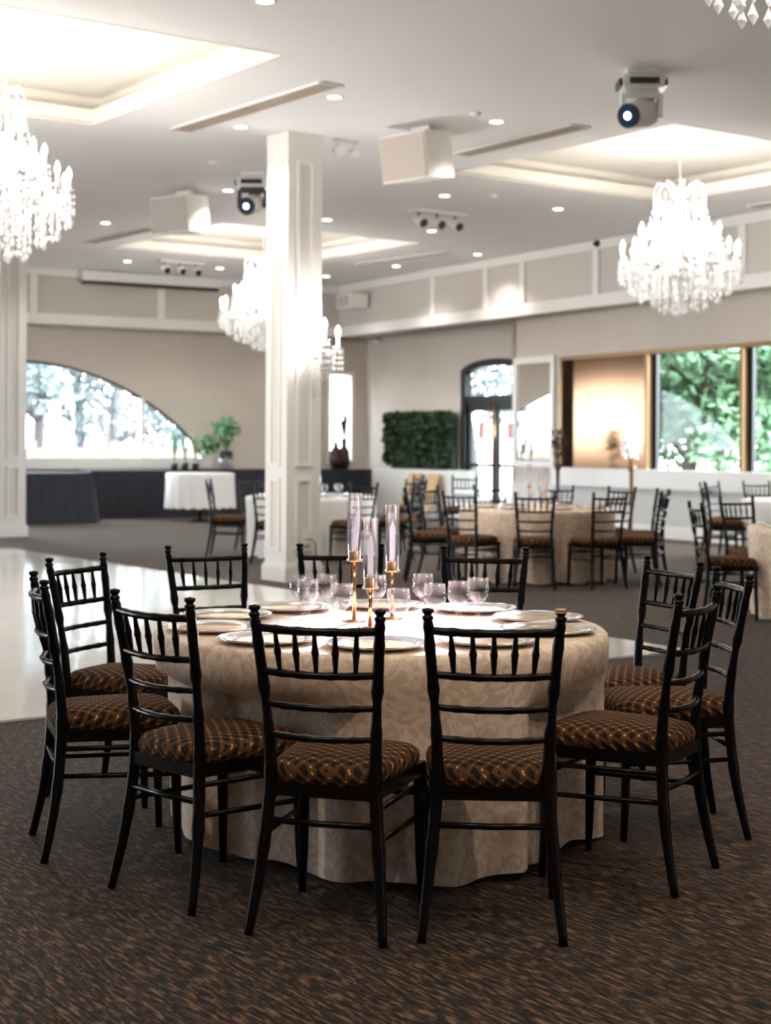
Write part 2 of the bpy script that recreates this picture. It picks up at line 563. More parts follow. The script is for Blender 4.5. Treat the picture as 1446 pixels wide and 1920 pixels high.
for i in range(NA):
    (a0, z0), (a1, z1) = arcL[i], arcL[i + 1]
    wf.hexa([WL.P(a0, -.15, z0), WL.P(a1, -.15, z1), WL.P(a1, 0, z1), WL.P(a0, 0, z0), WL.P(a0, -.15, CEIL), WL.P(a1, -.15, CEIL), WL.P(a1, 0, CEIL), WL.P(a0, 0, CEIL)])
wall_back = wf.build('wall_back', 'wall_beige', kind='structure', label='beige end wall with the big arched window')
aw = empty('window_2', WL.P(awc, 0, zsill), kind='structure', label='large arched window looking onto pale trees in the end wall')
fm = MB()
for i in range(NA):
    (a0, z0), (a1, z1) = arcL[i], arcL[i + 1]
    fm.hexa([WL.P(a0, -.12, z0 - .05), WL.P(a1, -.12, z1 - .05), WL.P(a1, -.02, z1 - .05), WL.P(a0, -.02, z0 - .05), WL.P(a0, -.12, z0), WL.P(a1, -.12, z1), WL.P(a1, -.02, z1), WL.P(a0, -.02, z0)])
child(fm, 'arch_frame', 'dark_frame', aw)
gm = MB()
for i in range(NA):
    (a0, z0), (a1, z1) = arcL[i], arcL[i + 1]
    gm.hexa([WL.P(a0, -.08, zsill), WL.P(a1, -.08, zsill), WL.P(a1, -.07, zsill), WL.P(a0, -.07, zsill), WL.P(a0, -.08, z0), WL.P(a1, -.08, z1), WL.P(a1, -.07, z1), WL.P(a0, -.07, z0)])
child(gm, 'pane', 'window_glass', aw)
sm_ = sL(268)
zm = zL(268, 735)
child(MB().wbox(WL, sm_ - .04, sm_ + .04, -.10, -.01, zsill - .1, zm), 'mullion', 'white_trim', aw)
sm2 = 2 * awc - sm_
child(MB().wbox(WL, sm2 - .04, sm2 + .04, -.10, -.01, zsill - .1, zm), 'mullion', 'white_trim', aw)
child(MB().wbox(WL, aw1 - .1, aw0, -.1, .10, zsill - .20, zsill), 'sill', 'white_trim', aw)
nw = empty('window_3', WL.P((n0 + n1) / 2, 0, nz0), kind='structure', label='tall narrow window near the corner of the end wall')
fm = MB()
for (a0, a1, z0, z1) in ((n0, n0 + .07, nz0, nz1), (n1 - .07, n1, nz0, nz1), (n0 + .07, n1 - .07, nz1 - .07, nz1), (n0 + .07, n1 - .07, nz0, nz0 + .07)):
    fm.wbox(WL, a0, a1, -.12, .02, z0, z1)
child(fm, 'frame', 'white_trim', nw)
child(MB().wbox(WL, n0 + .07, n1 - .07, -.08, -.07, nz0 + .07, nz1 - .07), 'pane', 'window_glass', nw)

# closing walls behind and to the left of the camera (never in view)
pl = WL.P(24, 0, 0)
WS = Wall((pl.x, pl.y + .5), (-17 - pl.x, -6 - pl.y - .5)); WS.n = Vector((-WS.d.y, WS.d.x, 0))
if WS.n.x < 0: WS.n = -WS.n
Ls = (Vector((-17, -6, 0)) - WS.o).length
m_ = MB().wbox(WS, 0, Ls, -.2, 0, 0, .8); m_.wbox(WS, 0, Ls, -.2, 0, 3.5, CEIL + .1)  # openings added in this unseen wall so daylight reaches the ceiling
for k in range(3): m_.wbox(WS, k * Ls / 5 - .4, k * Ls / 5 + .4, -.2, 0, .8, 3.5)
m_.wbox(WS, 2 * Ls / 5, Ls, -.2, 0, .8, 3.5)
m_.build('wall_left', 'wall_beige', kind='structure', label='beige side wall outside the view with openings added to let daylight in')
MB().box(-17.2, 22, -6.2, -6, 0, CEIL + .1).build('wall_front', 'wall_beige', kind='structure', label='beige wall behind the viewpoint')

# bulkhead (soffit) along both walls: box, rails, stiles
ZB = 3.47
OV = .62


def bulkhead(W, t, a0, a1, stiles, name, lab, corner):
    m_ = MB().wbox(W, a0, a1, t - OV, t, ZB, CEIL)
    o = m_.build(name, 'panel_beige', kind='structure', label=lab)
    MB().wbox(W, a0 + corner, a1, t, t + .04, ZB - .02, ZB + .17).build('rail', 'white_trim', o)
    MB().wbox(W, a0 + corner, a1, t, t + .05, CEIL - .14, CEIL).build('rail', 'white_trim', o)
    for s_ in stiles:
        MB().wbox(W, s_ - .07, s_ + .07, t, t + .035, ZB + .17, CEIL - .14).build('stile', 'white_trim', o)
    return o


tb = .5 + .45
tl = .55
bulkhead(WR, tb, 0, SEND, [WR.s_at(p, tb) for p in (812, 911, 980, 1118)] + [WR.s_at(1118, tb) + 3.2 * k for k in (1, 2, 3, 4)], 'wall_bulkhead_right', 'panelled white and beige bulkhead over the window wall', .35)
bulkhead(WL, tl, .0, 24, [WL.s_at(p, tl) for p in (650, 300, 60)] + [WL.s_at(60, tl) + 2.9 * k for k in (1, 2, 3)], 'wall_bulkhead_back', 'panelled white and beige bulkhead over the arched window', .6)

# ------------------------------------------------------------------ columns
def column(name, px, py_base, w, label, outlet=False):
    p = atz(px, py_base, 0)
    a, b_ = p.dot(E1), p.dot(E2)
    root = empty(name, eg(a + w / 2, b_ + w / 2, 0), EANG, label=label, kind='structure')
    h = w / 2
    MB().box(-h, h, -h, h, 0, CEIL).build('shaft', 'column_paint', root)
    pl_ = MB().box(-h - .025, h + .025, -h - .025, h + .025, 0, .15)
    pl_.box(-h - .012, h + .012, -h - .012, h + .012, .15, .18)
    pl_.build('plinth', 'column_paint', root)
    # raised frames with inset on each face: lower and upper
    for q in range(4):
        R_ = Matrix.Rotation(q * PI / 2, 4, 'Z')
        for z0, z1 in ((.30, 1.02), (1.14, CEIL - .28)):
            iw = w * .24
            f_ = MB()
            for (x0, x1, u0, u1) in ((-iw, -iw + .03, z0, z1), (iw - .03, iw, z0, z1), (-iw + .03, iw - .03, z0, z0 + .03), (-iw + .03, iw - .03, z1 - .03, z1)):
                f_.box(x0, x1, -h - .018, -h, u0, u1)
            f_.v = [tuple(R_ @ Vector(v)) for v in f_.v]
            f_.build('frame_moulding', 'white_trim', root)
            g_ = MB().box(-iw + .03, iw - .03, -h - .003, -h, z0 + .03, z1 - .03)
            g_.v = [tuple(R_ @ Vector(v)) for v in g_.v]
            g_.build('inset', 'column_inset', root)
    if outlet:
        o = MB().box(-.04, .10, -h - .03, -h - .018, .36, .52).build('outlet', 'white_plastic', root)
        MB().tube([(.02, -h - .03, .42), (.06, -h - .06, .42), (.11, -h - .05, .38), (.13, -h - .04, .25)], .006, 6).build('plug_cable', 'dark_metal', o)
    return root


col_c = column('trim_column', 536, 1092, .40, 'white square column with panel mouldings beside the dance floor', True)
# left pillar: right edge at pixel 52
column('trim_pillar', -2, 1008, .40, 'white square pillar at the left edge near the skirted table')

# ================================================================== OUTDOORS
MB().add([WR.P(-30, -.2, -.15), WR.P(60, -.2, -.15), WR.P(60, -40, -.15), WR.P(-30, -40, -.15)], [(0, 1, 2, 3)]).build('ground', 'outdoor_ground', kind='structure', label='pale ground outside the windows')
MB().add([WL.P(-14, -.2, -.16), WL.P(40, -.2, -.16), WL.P(40, -40, -.16), WL.P(-14, -40, -.16)], [(0, 1, 2, 3)]).build('ground_terrace', 'outdoor_ground', kind='structure', label='pale ground outside the arched window')


def leaf_cloud(m_, c, r_, n, size, rng):
    for _ in range(n):
        v = Vector((rng.gauss(0, 1), rng.gauss(0, 1), rng.gauss(0, 1)))
        v = v.normalized() * (rng.random() ** .4)
        p = Vector(c) + Vector((v.x * r_[0], v.y * r_[1], v.z * r_[2]))
        a = Vector((rng.gauss(0, 1), rng.gauss(0, 1), rng.gauss(0, 1))).normalized()
        b_ = a.orthogonal().normalized()
        s_ = size * (.6 + .8 * rng.random())
        m_.add([p - a * s_, p + b_ * s_ * .5, p + a * s_, p - b_ * s_ * .5], [(0, 1, 2, 3)])


def tree(name, base, hgt, spread, n, leaf, bark, trunk_r, label, seed, lean=0.0, lowz=.3):
    rng = random.Random(seed)
    root = empty(name, base, label=label, cat='tree', group='trees outside the windows')
    tr = MB()
    pts = [(lean * t * t * hgt + .12 * math.sin(5 * t + seed), .1 * math.cos(4 * t + seed), t * hgt * .8) for t in [i / 8 for i in range(9)]]
    tr.tube(pts, [trunk_r * (1 - .75 * i / 8) for i in range(9)], 8)
    t_o = tr.build('trunk', bark, root)
    cr_ = MB()
    for k in range(9):
        t = .3 + .65 * rng.random()
        p0 = Vector(pts[int(t * 8)])
        ang = rng.random() * 2 * PI
        L_ = spread * (.5 + .5 * rng.random())
        p2 = p0 + Vector((math.cos(ang) * L_, math.sin(ang) * L_, L_ * (.2 + .5 * rng.random())))
        p1_ = (p0 + p2) / 2 + Vector((0, 0, .15 * L_))
        MB().tube([p0, p1_, p2], [trunk_r * .4, trunk_r * .25, trunk_r * .08], 6).build('branch', bark, root)
        leaf_cloud(cr_, p2, (spread * .5, spread * .5, spread * .4), n // 14, .11, rng)
        leaf_cloud(cr_, p1_, (spread * .4, spread * .4, spread * .35), n // 22, .11, rng)
    leaf_cloud(cr_, (0, 0, hgt * .8), (spread * .9, spread * .9, hgt * .22), n // 4, .11, rng)
    cr_.build('foliage', leaf, root, kind='stuff')
    return root


for i, (px, back, hg, sp, lean, r_) in enumerate(((1296, 3.2, 6.0, 2.0, .10, .17), (1225, 6.5, 6.5, 2.2, 0, .13), (1440, 6.0, 6.5, 2.4, 0, .14), (1345, 9.0, 7.5, 3.0, 0, .16), (1540, 4.5, 6, 2.2, 0, .14))):
    p = WR.P(WR.s_at(px, -back), -back, -.15)
    tree('garden_tree', p, hg, sp, 5200, 'leaf_green', 'bark', r_, ['dark forked tree right outside the first clear window pane', 'leafy green tree beyond the left edge of the clear window', 'green tree seen through the rightmost window pane', 'tall tree furthest back behind the clear window', 'green tree beyond the right end of the window band'][i], 11 + i, lean)
for i in range(7):
    s_ = WR.s_at(1215, -3.5) + i * 1.1
    p = WR.P(s_, -3.0 - (i % 3) * .8, -.15)
    sh = MB(); leaf_cloud(sh, (0, 0, .5), (.7, .6, .55), 420, .09, random.Random(40 + i))
    r0 = empty('garden_shrub', p, label='low green shrub in the row under the trees outside the window band', cat='shrub', group='shrubs outside the window band')
    sh.build('foliage', 'leaf_green', r0, kind='stuff')
    MB().tube([(0, 0, 0), (.03, 0, .4)], .03, 6).build('stem', 'bark', r0)
for i, (px, back, hg, sp) in enumerate(((82, 5, 6.5, 1.9), (212, 7, 7, 2.1), (330, 9, 7, 2.2), (140, 11, 8, 2.6), (880, 6, 6, 2.0))):
    W = WL if i < 4 else WR
    p = W.P(W.s_at(px, -back), -back, -.16)
    tree('pale_tree', p, hg, sp, 2300, 'leaf_pale', 'bark_pale', .17, ['pale thick trunk tree at the left side of the arched window', 'pale bare-branched tree in the middle of the arched window', 'pale tree behind the right part of the arched window', 'tall pale tree far behind the arched window', 'pale tree outside the arched double door'][i], 60 + i)
# garden fence panels and posts outside the arched window
fence = empty('garden_fence', WL.P(sL(200, -3.4), -3.4, -.16), label='low brown garden fence seen through the arched window', cat='fence')
for i in range(9):
    s0 = WL.s_at(365, -3.4) + i * 1.8
    for k in range(5):
        child(MB().wbox(WL, s0 + .08, s0 + 1.72, -3.43, -3.40, -.05 + k * .26, .19 + k * .26), 'board', 'fence_wood', fence)
    child(MB().wbox(WL, s0 - .08, s0 + .08, -3.46, -3.34, -.16, 1.38), 'post', 'fence_wood', fence)

# ================================================================== CEILING FITTINGS
# downlights
DL = [(497, 2), (627, 182), (452, 238), (931, 228), (428, 357), (834, 367), (1047, 392), (198, 418), (96, 446), (613, 412), (810, 433), (239, 490), (412, 503), (612, 518), (743, 499), (896, 477)]
DLAB = ['recessed round downlight at the top edge above the column', 'recessed round downlight just right of the long slatted vent', 'recessed round downlight left of the column top', 'recessed round downlight above the right wall speaker', 'recessed round downlight left of the dark moving head by the column', 'recessed round downlight below the right ceiling speaker', 'recessed round downlight left of the bright chandelier on the right',
        'recessed round downlight left of the left ceiling speaker', 'recessed round downlight beside the left chandelier', 'recessed round downlight just right of the column shaft', 'recessed round downlight below the small spotlight cluster', 'recessed round downlight above the screen housing', 'recessed round downlight just left of the hidden chandelier', 'recessed round downlight nearest the far corner box', 'recessed round downlight under the far thin vent', 'recessed round downlight nearest the bulkhead stile on the right']
ring_me = MB().lathe([(.060, -.004), (.085, -.004), (.085, .0), (.060, .0)], 20, closed=True).mesh('ring', 'white_plastic')
disc_me = MB().lathe([(.0005, -.003), (.060, -.003)], 20).mesh('lens', 'lamp_disc')
for (px, py), lb in zip(DL, DLAB):
    p = atz(px, py, CEIL)
    r0 = empty('downlight', p, label=lb, cat='downlight', group='recessed ceiling downlights')
    for nm, me_ in (('ring', ring_me), ('lens', disc_me)):
        o = bpy.data.objects.new(nm, me_); col.objects.link(o); o.parent = r0
    l = light('downlight_lamp', 'SPOT', (0, 0, -.03), DOWNLIGHT_W, (1, .95, .88), .06, r0)
    l.data.spot_size = math.radians(120); l.data.spot_blend = .6


for k_, (x_, y_) in enumerate(((-1.9, 2.6), (.6, 1.6), (2.9, 3.2))):  # extra unseen downlights, added to light the near table warmly
    r0 = empty('downlight', (x_, y_, CEIL), label=['added unseen downlight overhead left of the viewpoint', 'added unseen downlight directly over the viewpoint', 'added unseen downlight overhead right of the viewpoint'][k_], cat='downlight', group='recessed ceiling downlights')
    for nm, me_ in (('ring', ring_me), ('lens', disc_me)):
        o = bpy.data.objects.new(nm, me_); col.objects.link(o); o.parent = r0
    l = light('downlight_lamp', 'SPOT', (0, 0, -.03), 90, (1, .86, .70), .06, r0)
    l.data.spot_size = math.radians(120); l.data.spot_blend = .6


# linear vents
def vent(pa, pb, label, w=.22, seg=2):
    a, b_ = atz(*pa, CEIL), atz(*pb, CEIL)
    d = (b_ - a); L_ = d.length
    root = empty('ceiling_vent', (a + b_) / 2, math.atan2(d.y, d.x), label=label, cat='air vent', group='linear ceiling vents')
    MB().box(-L_ / 2, L_ / 2, -w / 2, w / 2, -.004, -.001).build('backing', 'vent_dark', root)
    fr_ = MB()
    fr_.box(-L_ / 2, L_ / 2, -w / 2 - .02, -w / 2, -.018, 0); fr_.box(-L_ / 2, L_ / 2, w / 2, w / 2 + .02, -.018, 0)
    fr_.box(-L_ / 2 - .02, -L_ / 2, -w / 2, w / 2, -.018, 0); fr_.box(L_ / 2, L_ / 2 + .02, -w / 2, w / 2, -.018, 0)
    fr_.build('frame', 'white_trim', root)
    for s_ in range(seg):
        x0 = -L_ / 2 + s_ * L_ / seg + .01; x1 = x0 + L_ / seg - .02
        for k in range(5):
            y = -w / 2 + (k + .5) * w / 5
            MB().box(x0, x1, y - .011, y + .011, -.014, -.004).build('slat', 'vent_metal', root)
    return root


vent((340, 243), (622, 156), 'long two-part slatted vent in front of the left tray')
vent((866, 289), (1090, 235), 'slatted vent beside the right ceiling speaker')
vent((165, 454), (285, 427), 'slatted vent beside the left ceiling speaker')
vent((675, 495), (842, 473), 'thin slatted vent in front of the far tray')
vent((1412, 386), (1520, 372), 'slatted vent at the right edge behind the bright chandelier')


# ceiling loudspeakers
def speaker(px, py, label, width, heading, tilt):
    p = atz(px, py, CEIL)
    root = empty('ceiling_speaker', p, heading, label=label, cat='speaker', group='white loudspeakers hung from the ceiling')
    w, hgt, dep = width, width * .72, width * .78
    R_ = Matrix.Translation((0, 0, -.07 - hgt / 2)) @ Matrix.Rotation(tilt, 4, 'X')
    # local: front face at -y, tapering to the back
    k = .62
    c = [(-w / 2, -dep / 2, -hgt / 2), (w / 2, -dep / 2, -hgt / 2), (w / 2 * k, dep / 2, -hgt / 2), (-w / 2 * k, dep / 2, -hgt / 2)]
    c += [(x, y, hgt / 2) for (x, y, z) in c]
    m_ = MB().hexa([R_ @ Vector(q) for q in c]); m_.build('cabinet', 'speaker_box', root)
    g_ = MB().box(-w / 2 + .015, w / 2 - .015, -dep / 2 - .012, -dep / 2, -hgt / 2 + .015, hgt / 2 - .015)
    g_.v = [tuple(R_ @ Vector(q)) for q in g_.v]
    g_.build('grille', 'speaker_grille', root)
    MB().box(-.12, .12, -.02, .02, -.12, 0).build('bracket', 'white_plastic', root)
    for sx_ in (-.1, .1):
        q = R_ @ Vector((w * .38 * (1 if sx_ > 0 else -1) * .95, dep * .1, hgt * .3))
        MB().lathe([(.001, .004), (.014, .004), (.014, -.004), (.001, -.004)], 8, tuple(q)).build('bolt', 'vent_metal', root)
    return root


speaker(790, 238, 'large white tapered loudspeaker hung right of the column', .62, EANG - PI / 2 + .15, .14)
speaker(345, 358, 'smaller-looking white loudspeaker hung left of the column', .62, EANG - PI / 2 + .28, .10)


# moving head lights
def moving_head(px, py, label, yaw, aim):
    p = atz(px, py, CEIL)
    root = empty('moving_head_light', p, yaw, label=label, cat='stage light', group='moving head lights under the ceiling')
    MB().box(-.13, .13, -.12, .12, -.05, 0).build('mount', 'white_plastic', root)
    bs = MB().hexa([(-.16, -.15, -.17), (.16, -.15, -.17), (.16, .15, -.17), (-.16, .15, -.17), (-.18, -.17, -.07), (.18, -.17, -.07), (.18, .17, -.07), (-.18, .17, -.07)])
    base = bs.build('base', 'white_plastic', root)
    for s_ in (-1, 1):
        MB().box(s_ * .185 - .012, s_ * .185 + .012, -.12, .12, -.15, -.09).build('vent_panel', 'dark_metal', base)
    MB().box(-.12, .12, -.185, -.168, -.145, -.095).build('display', 'dark_metal', base)
    yk = MB().hexa([(-.16, -.05, -.24), (.16, -.05, -.24), (.16, .05, -.24), (-.16, .05, -.24), (-.13, -.06, -.17), (.13, -.06, -.17), (.13, .06, -.17), (-.13, .06, -.17)])
    yk.box(-.17, -.13, -.05, .05, -.40, -.20); yk.box(.13, .17, -.05, .05, -.40, -.20)
    yk.build('yoke', 'dark_metal' if px < 600 else 'white_plastic', root)
    c = Vector((0, 0, -.36))
    d = Vector(aim).normalized()
    b_ = MB().tube([c - d * .17, c - d * .15, c - d * .02, c + d * .15, c + d * .19], [.06, .10, .125, .105, .09], 16)
    head = b_.build('head', 'white_plastic', root)
    MB().tube([c + d * .18, c + d * .215], [.095, .10], 20).build('lens_ring', 'dark_metal', head)
    MB().tube([c + d * .21, c + d * .222], [.082, .078], 20).build('lens', 'lens_blue', head)
    MB().tube([c + d * .215, c + d * .226], [.034, .03], 14).build('lens_core', 'lens_core', head)
    return root, p + Vector((0, 0, -.36))


mh1, hp = moving_head(1203, 132, 'white moving head light above the right tray, lens pointing left', 0, (-.62, -.75, -.22))
moving_head(474, 325, 'moving head light with black yoke beside the column top', 0, (-.25, -.95, -.22))
# its beam falls on the near table
TC = Vector((-.012, 5.6, 0))
TZ = .73
sp = light('moving_head_beam', 'SPOT', hp + Vector((-.16, -.26, -.10)), 15000, (.83, .81, 1.0), .05)
tgt = TC + Vector((.03, .0, TZ))
sp.rotation_euler = (tgt - Vector(sp.location)).to_track_quat('-Z', 'Y').to_euler()
sp.data.spot_size = math.radians(6.6); sp.data.spot_blend = .75


def spot_cluster(px, py, label):
    p = atz(px, py, CEIL)
    root = empty('spotlight_cluster', p, EANG, label=label, cat='spotlight', group='small ceiling spotlight clusters')
    MB().box(-.42, .42, -.12, .12, -.03, 0).build('mount_plate', 'white_plastic', root)
    for i, x in enumerate((-.3, 0, .3)):
        hd = MB().tube([(x, .06, -.10), (x, -.02, -.14), (x, -.10, -.18)], [.05, .07, .075], 12).build('spot_head', 'white_plastic', root)
        MB().tube([(x, -.10, -.18), (x, -.108, -.184)], [.06, .06], 12).build('lens', 'dark_metal', hd)
        MB().tube([(x, 0, -.03), (x, .02, -.12)], .015, 6).build('arm', 'dark_metal', root)


spot_cluster(820, 398, 'three-lamp spotlight cluster right of the column')
spot_cluster(338, 491, 'three-lamp spotlight cluster above the screen housing')
p = atz(648, 262, CEIL)
r0 = empty('twin_spotlight', p, EANG, label='tiny twin spotlight just right of the column top', cat='spotlight')
MB().box(-.14, .14, -.03, .03, -.03, 0).build('bar', 'white_plastic', r0)
for s_ in (-1, 1):
    MB().tube([(s_ * .1, 0, -.03), (s_ * .1, 0, -.10)], .01, 6).build('stem', 'white_plastic', r0)
    MB().tube([(s_ * .1, .04, -.10), (s_ * .1, -.06, -.14)], [.035, .05], 10).build('lamp_head', 'white_plastic', r0)
for i, (px, py, lb) in enumerate(((893, 212, 'small round detector above the right speaker'), (400, 304, 'small round detector above the left moving head'), (925, 366, 'small round detector left of the right tray'))):
    tag(MB().lathe([(.001, -.035), (.04, -.03), (.055, -.008), (.055, 0)], 16, tuple(atz(px, py, CEIL))).build('smoke_detector', 'white_plastic'), lb, 'detector', 'ceiling detectors')
# projection screen housing on the far bulkhead
s0, s1 = WL.s_at(403, tl), WL.s_at(147, tl)
r0 = empty('screen_housing', WL.P((s0 + s1) / 2, tl + .05, CEIL - .3), label='long white projection screen housing with black slot on the far bulkhead', cat='screen')
child(MB().wbox(WL, s0, s1, tl + .05, tl + .22, CEIL - .20, CEIL - .02), 'casing', 'white_trim', r0)
child(MB().wbox(WL, s0 + .03, s1 - .03, tl + .07, tl + .20, CEIL - .26, CEIL - .20), 'slot', 'dark_metal', r0)
# corner box
s0 = WR.s_at(664, tb + .35)
r0 = empty('corner_unit', WR.P(s0, tb, CEIL - .55), label='boxy cream unit fixed to the bulkhead corner', cat='wall unit')
child(MB().wbox(WR, s0 - .55, s0, tb + .06, tb + .45, CEIL - .52, CEIL - .24), 'body', 'speaker_box', r0)
child(MB().wbox(WR, s0 - .50, s0 - .05, tb + .45, tb + .455, CEIL - .49, CEIL - .28), 'front_panel', 'speaker_grille', r0)
for (px, py, W, t, lb) in ((1118, 457, WR, tb, 'tiny black sensor on the right bulkhead rail'), (706, 640, WR, .0, 'tiny white sensor on the beige wall near the corner')):
    s_ = W.s_at(px, t + .06); z = W.z_at(px, py, t + .06)
    tag(MB().tube([W.P(s_, t, z), W.P(s_, t + .08, z), W.P(s_, t + .12, z - .01)], [.05, .05, .03], 10).build('wall_sensor', 'dark_metal' if px > 1000 else 'white_plastic'), lb, 'sensor')


# ------------------------------------------------------------------ chandeliers
def crystal(m_, p, h, r_):
    x, y, z = p
    m_.add([(x, y, z), (x + r_, y, z - h * .6), (x, y + r_, z - h * .6), (x - r_, y, z - h * .6), (x, y - r_, z - h * .6), (x, y, z - h)],
           [(0, 1, 2), (0, 2, 3), (0, 3, 4), (0, 4, 1), (5, 2, 1), (5, 3, 2), (5, 4, 3), (5, 1, 4)])


def make_chandelier():
    rng = random.Random(3)
    top = CEIL + .30
    root = empty('chandelier', (0, 0, 0))
    MB().lathe([(.001, top), (.09, top), (.085, top - .03), (.02, top - .05)], 16).build('canopy', 'white_plastic', root)
    MB().tube([(0, 0, top - .04), (0, 0, 4.25)], .008, 6).build('rod', 'mesh_crystal', root)
    MB().lathe([(.001, 4.27), (.03, 4.25), (.02, 4.15), (.06, 4.05), (.025, 3.95), (.03, 3.75), (.09, 3.62), (.04, 3.5), (.05, 3.4), (.14, 3.32), (.10, 3.22), (.03, 3.15), (.02, 2.95)], 12).build('stem', 'mesh_crystal', root)
    # crown: curved leaves
    for k in range(8):
        a = 2 * PI * k / 8
        c, s_ = math.cos(a), math.sin(a)
        MB().tube([(.03 * c, .03 * s_, 4.08), (.14 * c, .14 * s_, 4.24), (.24 * c, .24 * s_, 4.27), (.29 * c, .29 * s_, 4.18), (.28 * c, .28 * s_, 4.10)], [.010, .012, .012, .009, .005], 6).build('crown_leaf', 'mesh_crystal', root)
    tiers = [(6, .25, 3.80, 0), (10, .44, 3.63, .2), (14, .64, 3.43, .1)]
    cup_me = MB().lathe([(.001, -.012), (.045, 0), (.05, .012), (.012, .004)], 10).mesh('drip_pan', 'mesh_crystal')
    bulb_me = MB().lathe([(.010, .0), (.011, .08), (.020, .10), (.024, .125), (.016, .155), (.001, .185)], 8).mesh('candle_bulb', 'bulb_glow')
    cs = MB()
    for n_, r_, z, ph in tiers:
        for k in range(n_):
            a = 2 * PI * k / n_ + ph
            c, s_ = math.cos(a), math.sin(a)
            arm = MB().tube([(.03 * c, .03 * s_, z - .05), (r_ * .45 * c, r_ * .45 * s_, z - .16), (r_ * .85 * c, r_ * .85 * s_, z - .12), (r_ * c, r_ * s_, z - .01)], [.010, .009, .008, .008], 6).build('arm', 'mesh_crystal', root)
            for nm, me_, dz in (('drip_pan', cup_me, 0), ('candle_bulb', bulb_me, .012)):
                o = bpy.data.objects.new(nm, me_); col.objects.link(o); o.parent = arm; o.location = (r_ * c, r_ * s_, z + dz)
            # drops below the pan
            for q in range(5):
                b_ = a + 2 * PI * q / 5
                zz = z - .02
                for w in range(3):
                    crystal(cs, (r_ * c + .045 * math.cos(b_), r_ * s_ + .045 * math.sin(b_), zz - w * .055), .05 if w < 2 else .09, .010 if w < 2 else .016)
    # hanging strings: rings of decreasing radius and lower ends
    for r_, z1, z0, n_ in ((.66, 3.36, 3.16, 34), (.56, 3.34, 3.05, 30), (.44, 3.34, 2.98, 26), (.30, 3.30, 2.90, 20), (.17, 3.25, 2.86, 14), (.06, 3.1, 2.82, 6)):
        for k in range(n_):
            a = 2 * PI * k / n_
            z = z1; zend = z0 + rng.uniform(-.02, .02)
            while z > zend + .08:
                crystal(cs, (r_ * math.cos(a), r_ * math.sin(a), z), .046, .010); z -= .046
            crystal(cs, (r_ * math.cos(a), r_ * math.sin(a), z), .085, .021)
    # crown drops and garlands between tiers
    for k in range(24):
        a = 2 * PI * k / 24
        for w in range(4):
            crystal(cs, (.28 * math.cos(a), .28 * math.sin(a), 4.12 - w * .05), .05, .012)
    for (ra, za, rb, zb, n_) in ((.28, 4.05, .44, 3.72, 16), (.1, 3.9, .25, 3.75, 10), (.40, 3.62, .64, 3.42, 22), (.2, 3.6, .44, 3.5, 14)):
        for k in range(n_):
            a = 2 * PI * k / n_
            for w in range(9):
                t = w / 8
                rr = ra + (rb - ra) * t; zz = za + (zb - za) * t - .10 * math.sin(PI * t)
                crystal(cs, (rr * math.cos(a), rr * math.sin(a), zz), .045, .011)
    crystal(cs, (0, 0, 2.90), .12, .03)
    cs.build('crystal_drops', 'crystal', root, kind='stuff')
    return root


ch0 = make_chandelier()
CH = [((3.24, 17.4), 'bright crystal chandelier hanging in the right tray'),
      ((-3.25, 12.85), 'crystal chandelier cut by the left edge of the picture'),
      ((-1.92, 24.5), 'crystal chandelier partly hidden behind the white column'),
      ((1.74, 5.80), 'near crystal chandelier of which only the drops show at the top right')]
for i, ((x, y), lb) in enumerate(CH):
    o = ch0 if i == 0 else copy_tree(ch0)
    o.location = (x, y, 0 if i < 3 else .03)
    tag(o, lb, 'chandelier', 'crystal chandeliers')
    for z_ in (3.72,):
        light('chandelier_lamp', 'POINT', (0, 0, z_), CHANDELIER_W * (1 if i < 3 else .55), (1, .93, .84), .35, o)

# wall sconce on the column's right face
p = atd(592, 600, 15.3)
rc = Vector(col_c.location)
hw = .20
fx = rc + E1 * (hw) * 0
face = rc - E2 * hw                     # face towards the camera's right side
sc = empty('wall_sconce', face + E1 * .12 + Vector((0, 0, 2.35)), EANG, label='bright crystal candle sconce on the right face of the column', cat='wall lamp')
MB().box(-.05, .05, -.02, 0, -.12, .14).build('back_plate', 'mesh_crystal', sc)
cs = MB()
for x_, dz in ((-.16, .0), (.0, .07), (.16, .0)):
    arm = MB().tube([(0, -.02, -.02), (x_ * .6, -.12, -.09), (x_, -.18, -.05 + dz)], [.009, .008, .008], 6).build('arm', 'mesh_crystal', sc)
    MB().lathe([(.001, -.012), (.05, 0), (.055, .012), (.012, .004)], 10, (x_, -.18, -.04 + dz)).build('drip_pan', 'mesh_crystal', arm)
    MB().lathe([(.012, 0), (.012, .11), (.022, .13), (.027, .16), (.017, .19), (.001, .22)], 8, (x_, -.18, -.03 + dz)).build('candle_bulb', 'bulb_glow', arm)
    for q in range(7):
        b_ = 2 * PI * q / 7
        for w in range(4):
            crystal(cs, (x_ + .05 * math.cos(b_), -.18 + .05 * math.sin(b_), -.05 + dz - w * .055), .05, .013)
for q in range(9):
    for w in range(4):
        crystal(cs, (-.16 + q * .04, -.10, -.12 - w * .05 - .05 * math.sin(q / 8 * PI)), .05, .014)
cs.build('crystal_drops', 'crystal', sc, kind='stuff')
light('sconce_lamp', 'POINT', (0, -.20, .12), 26, (1, .96, .92), .06, sc)


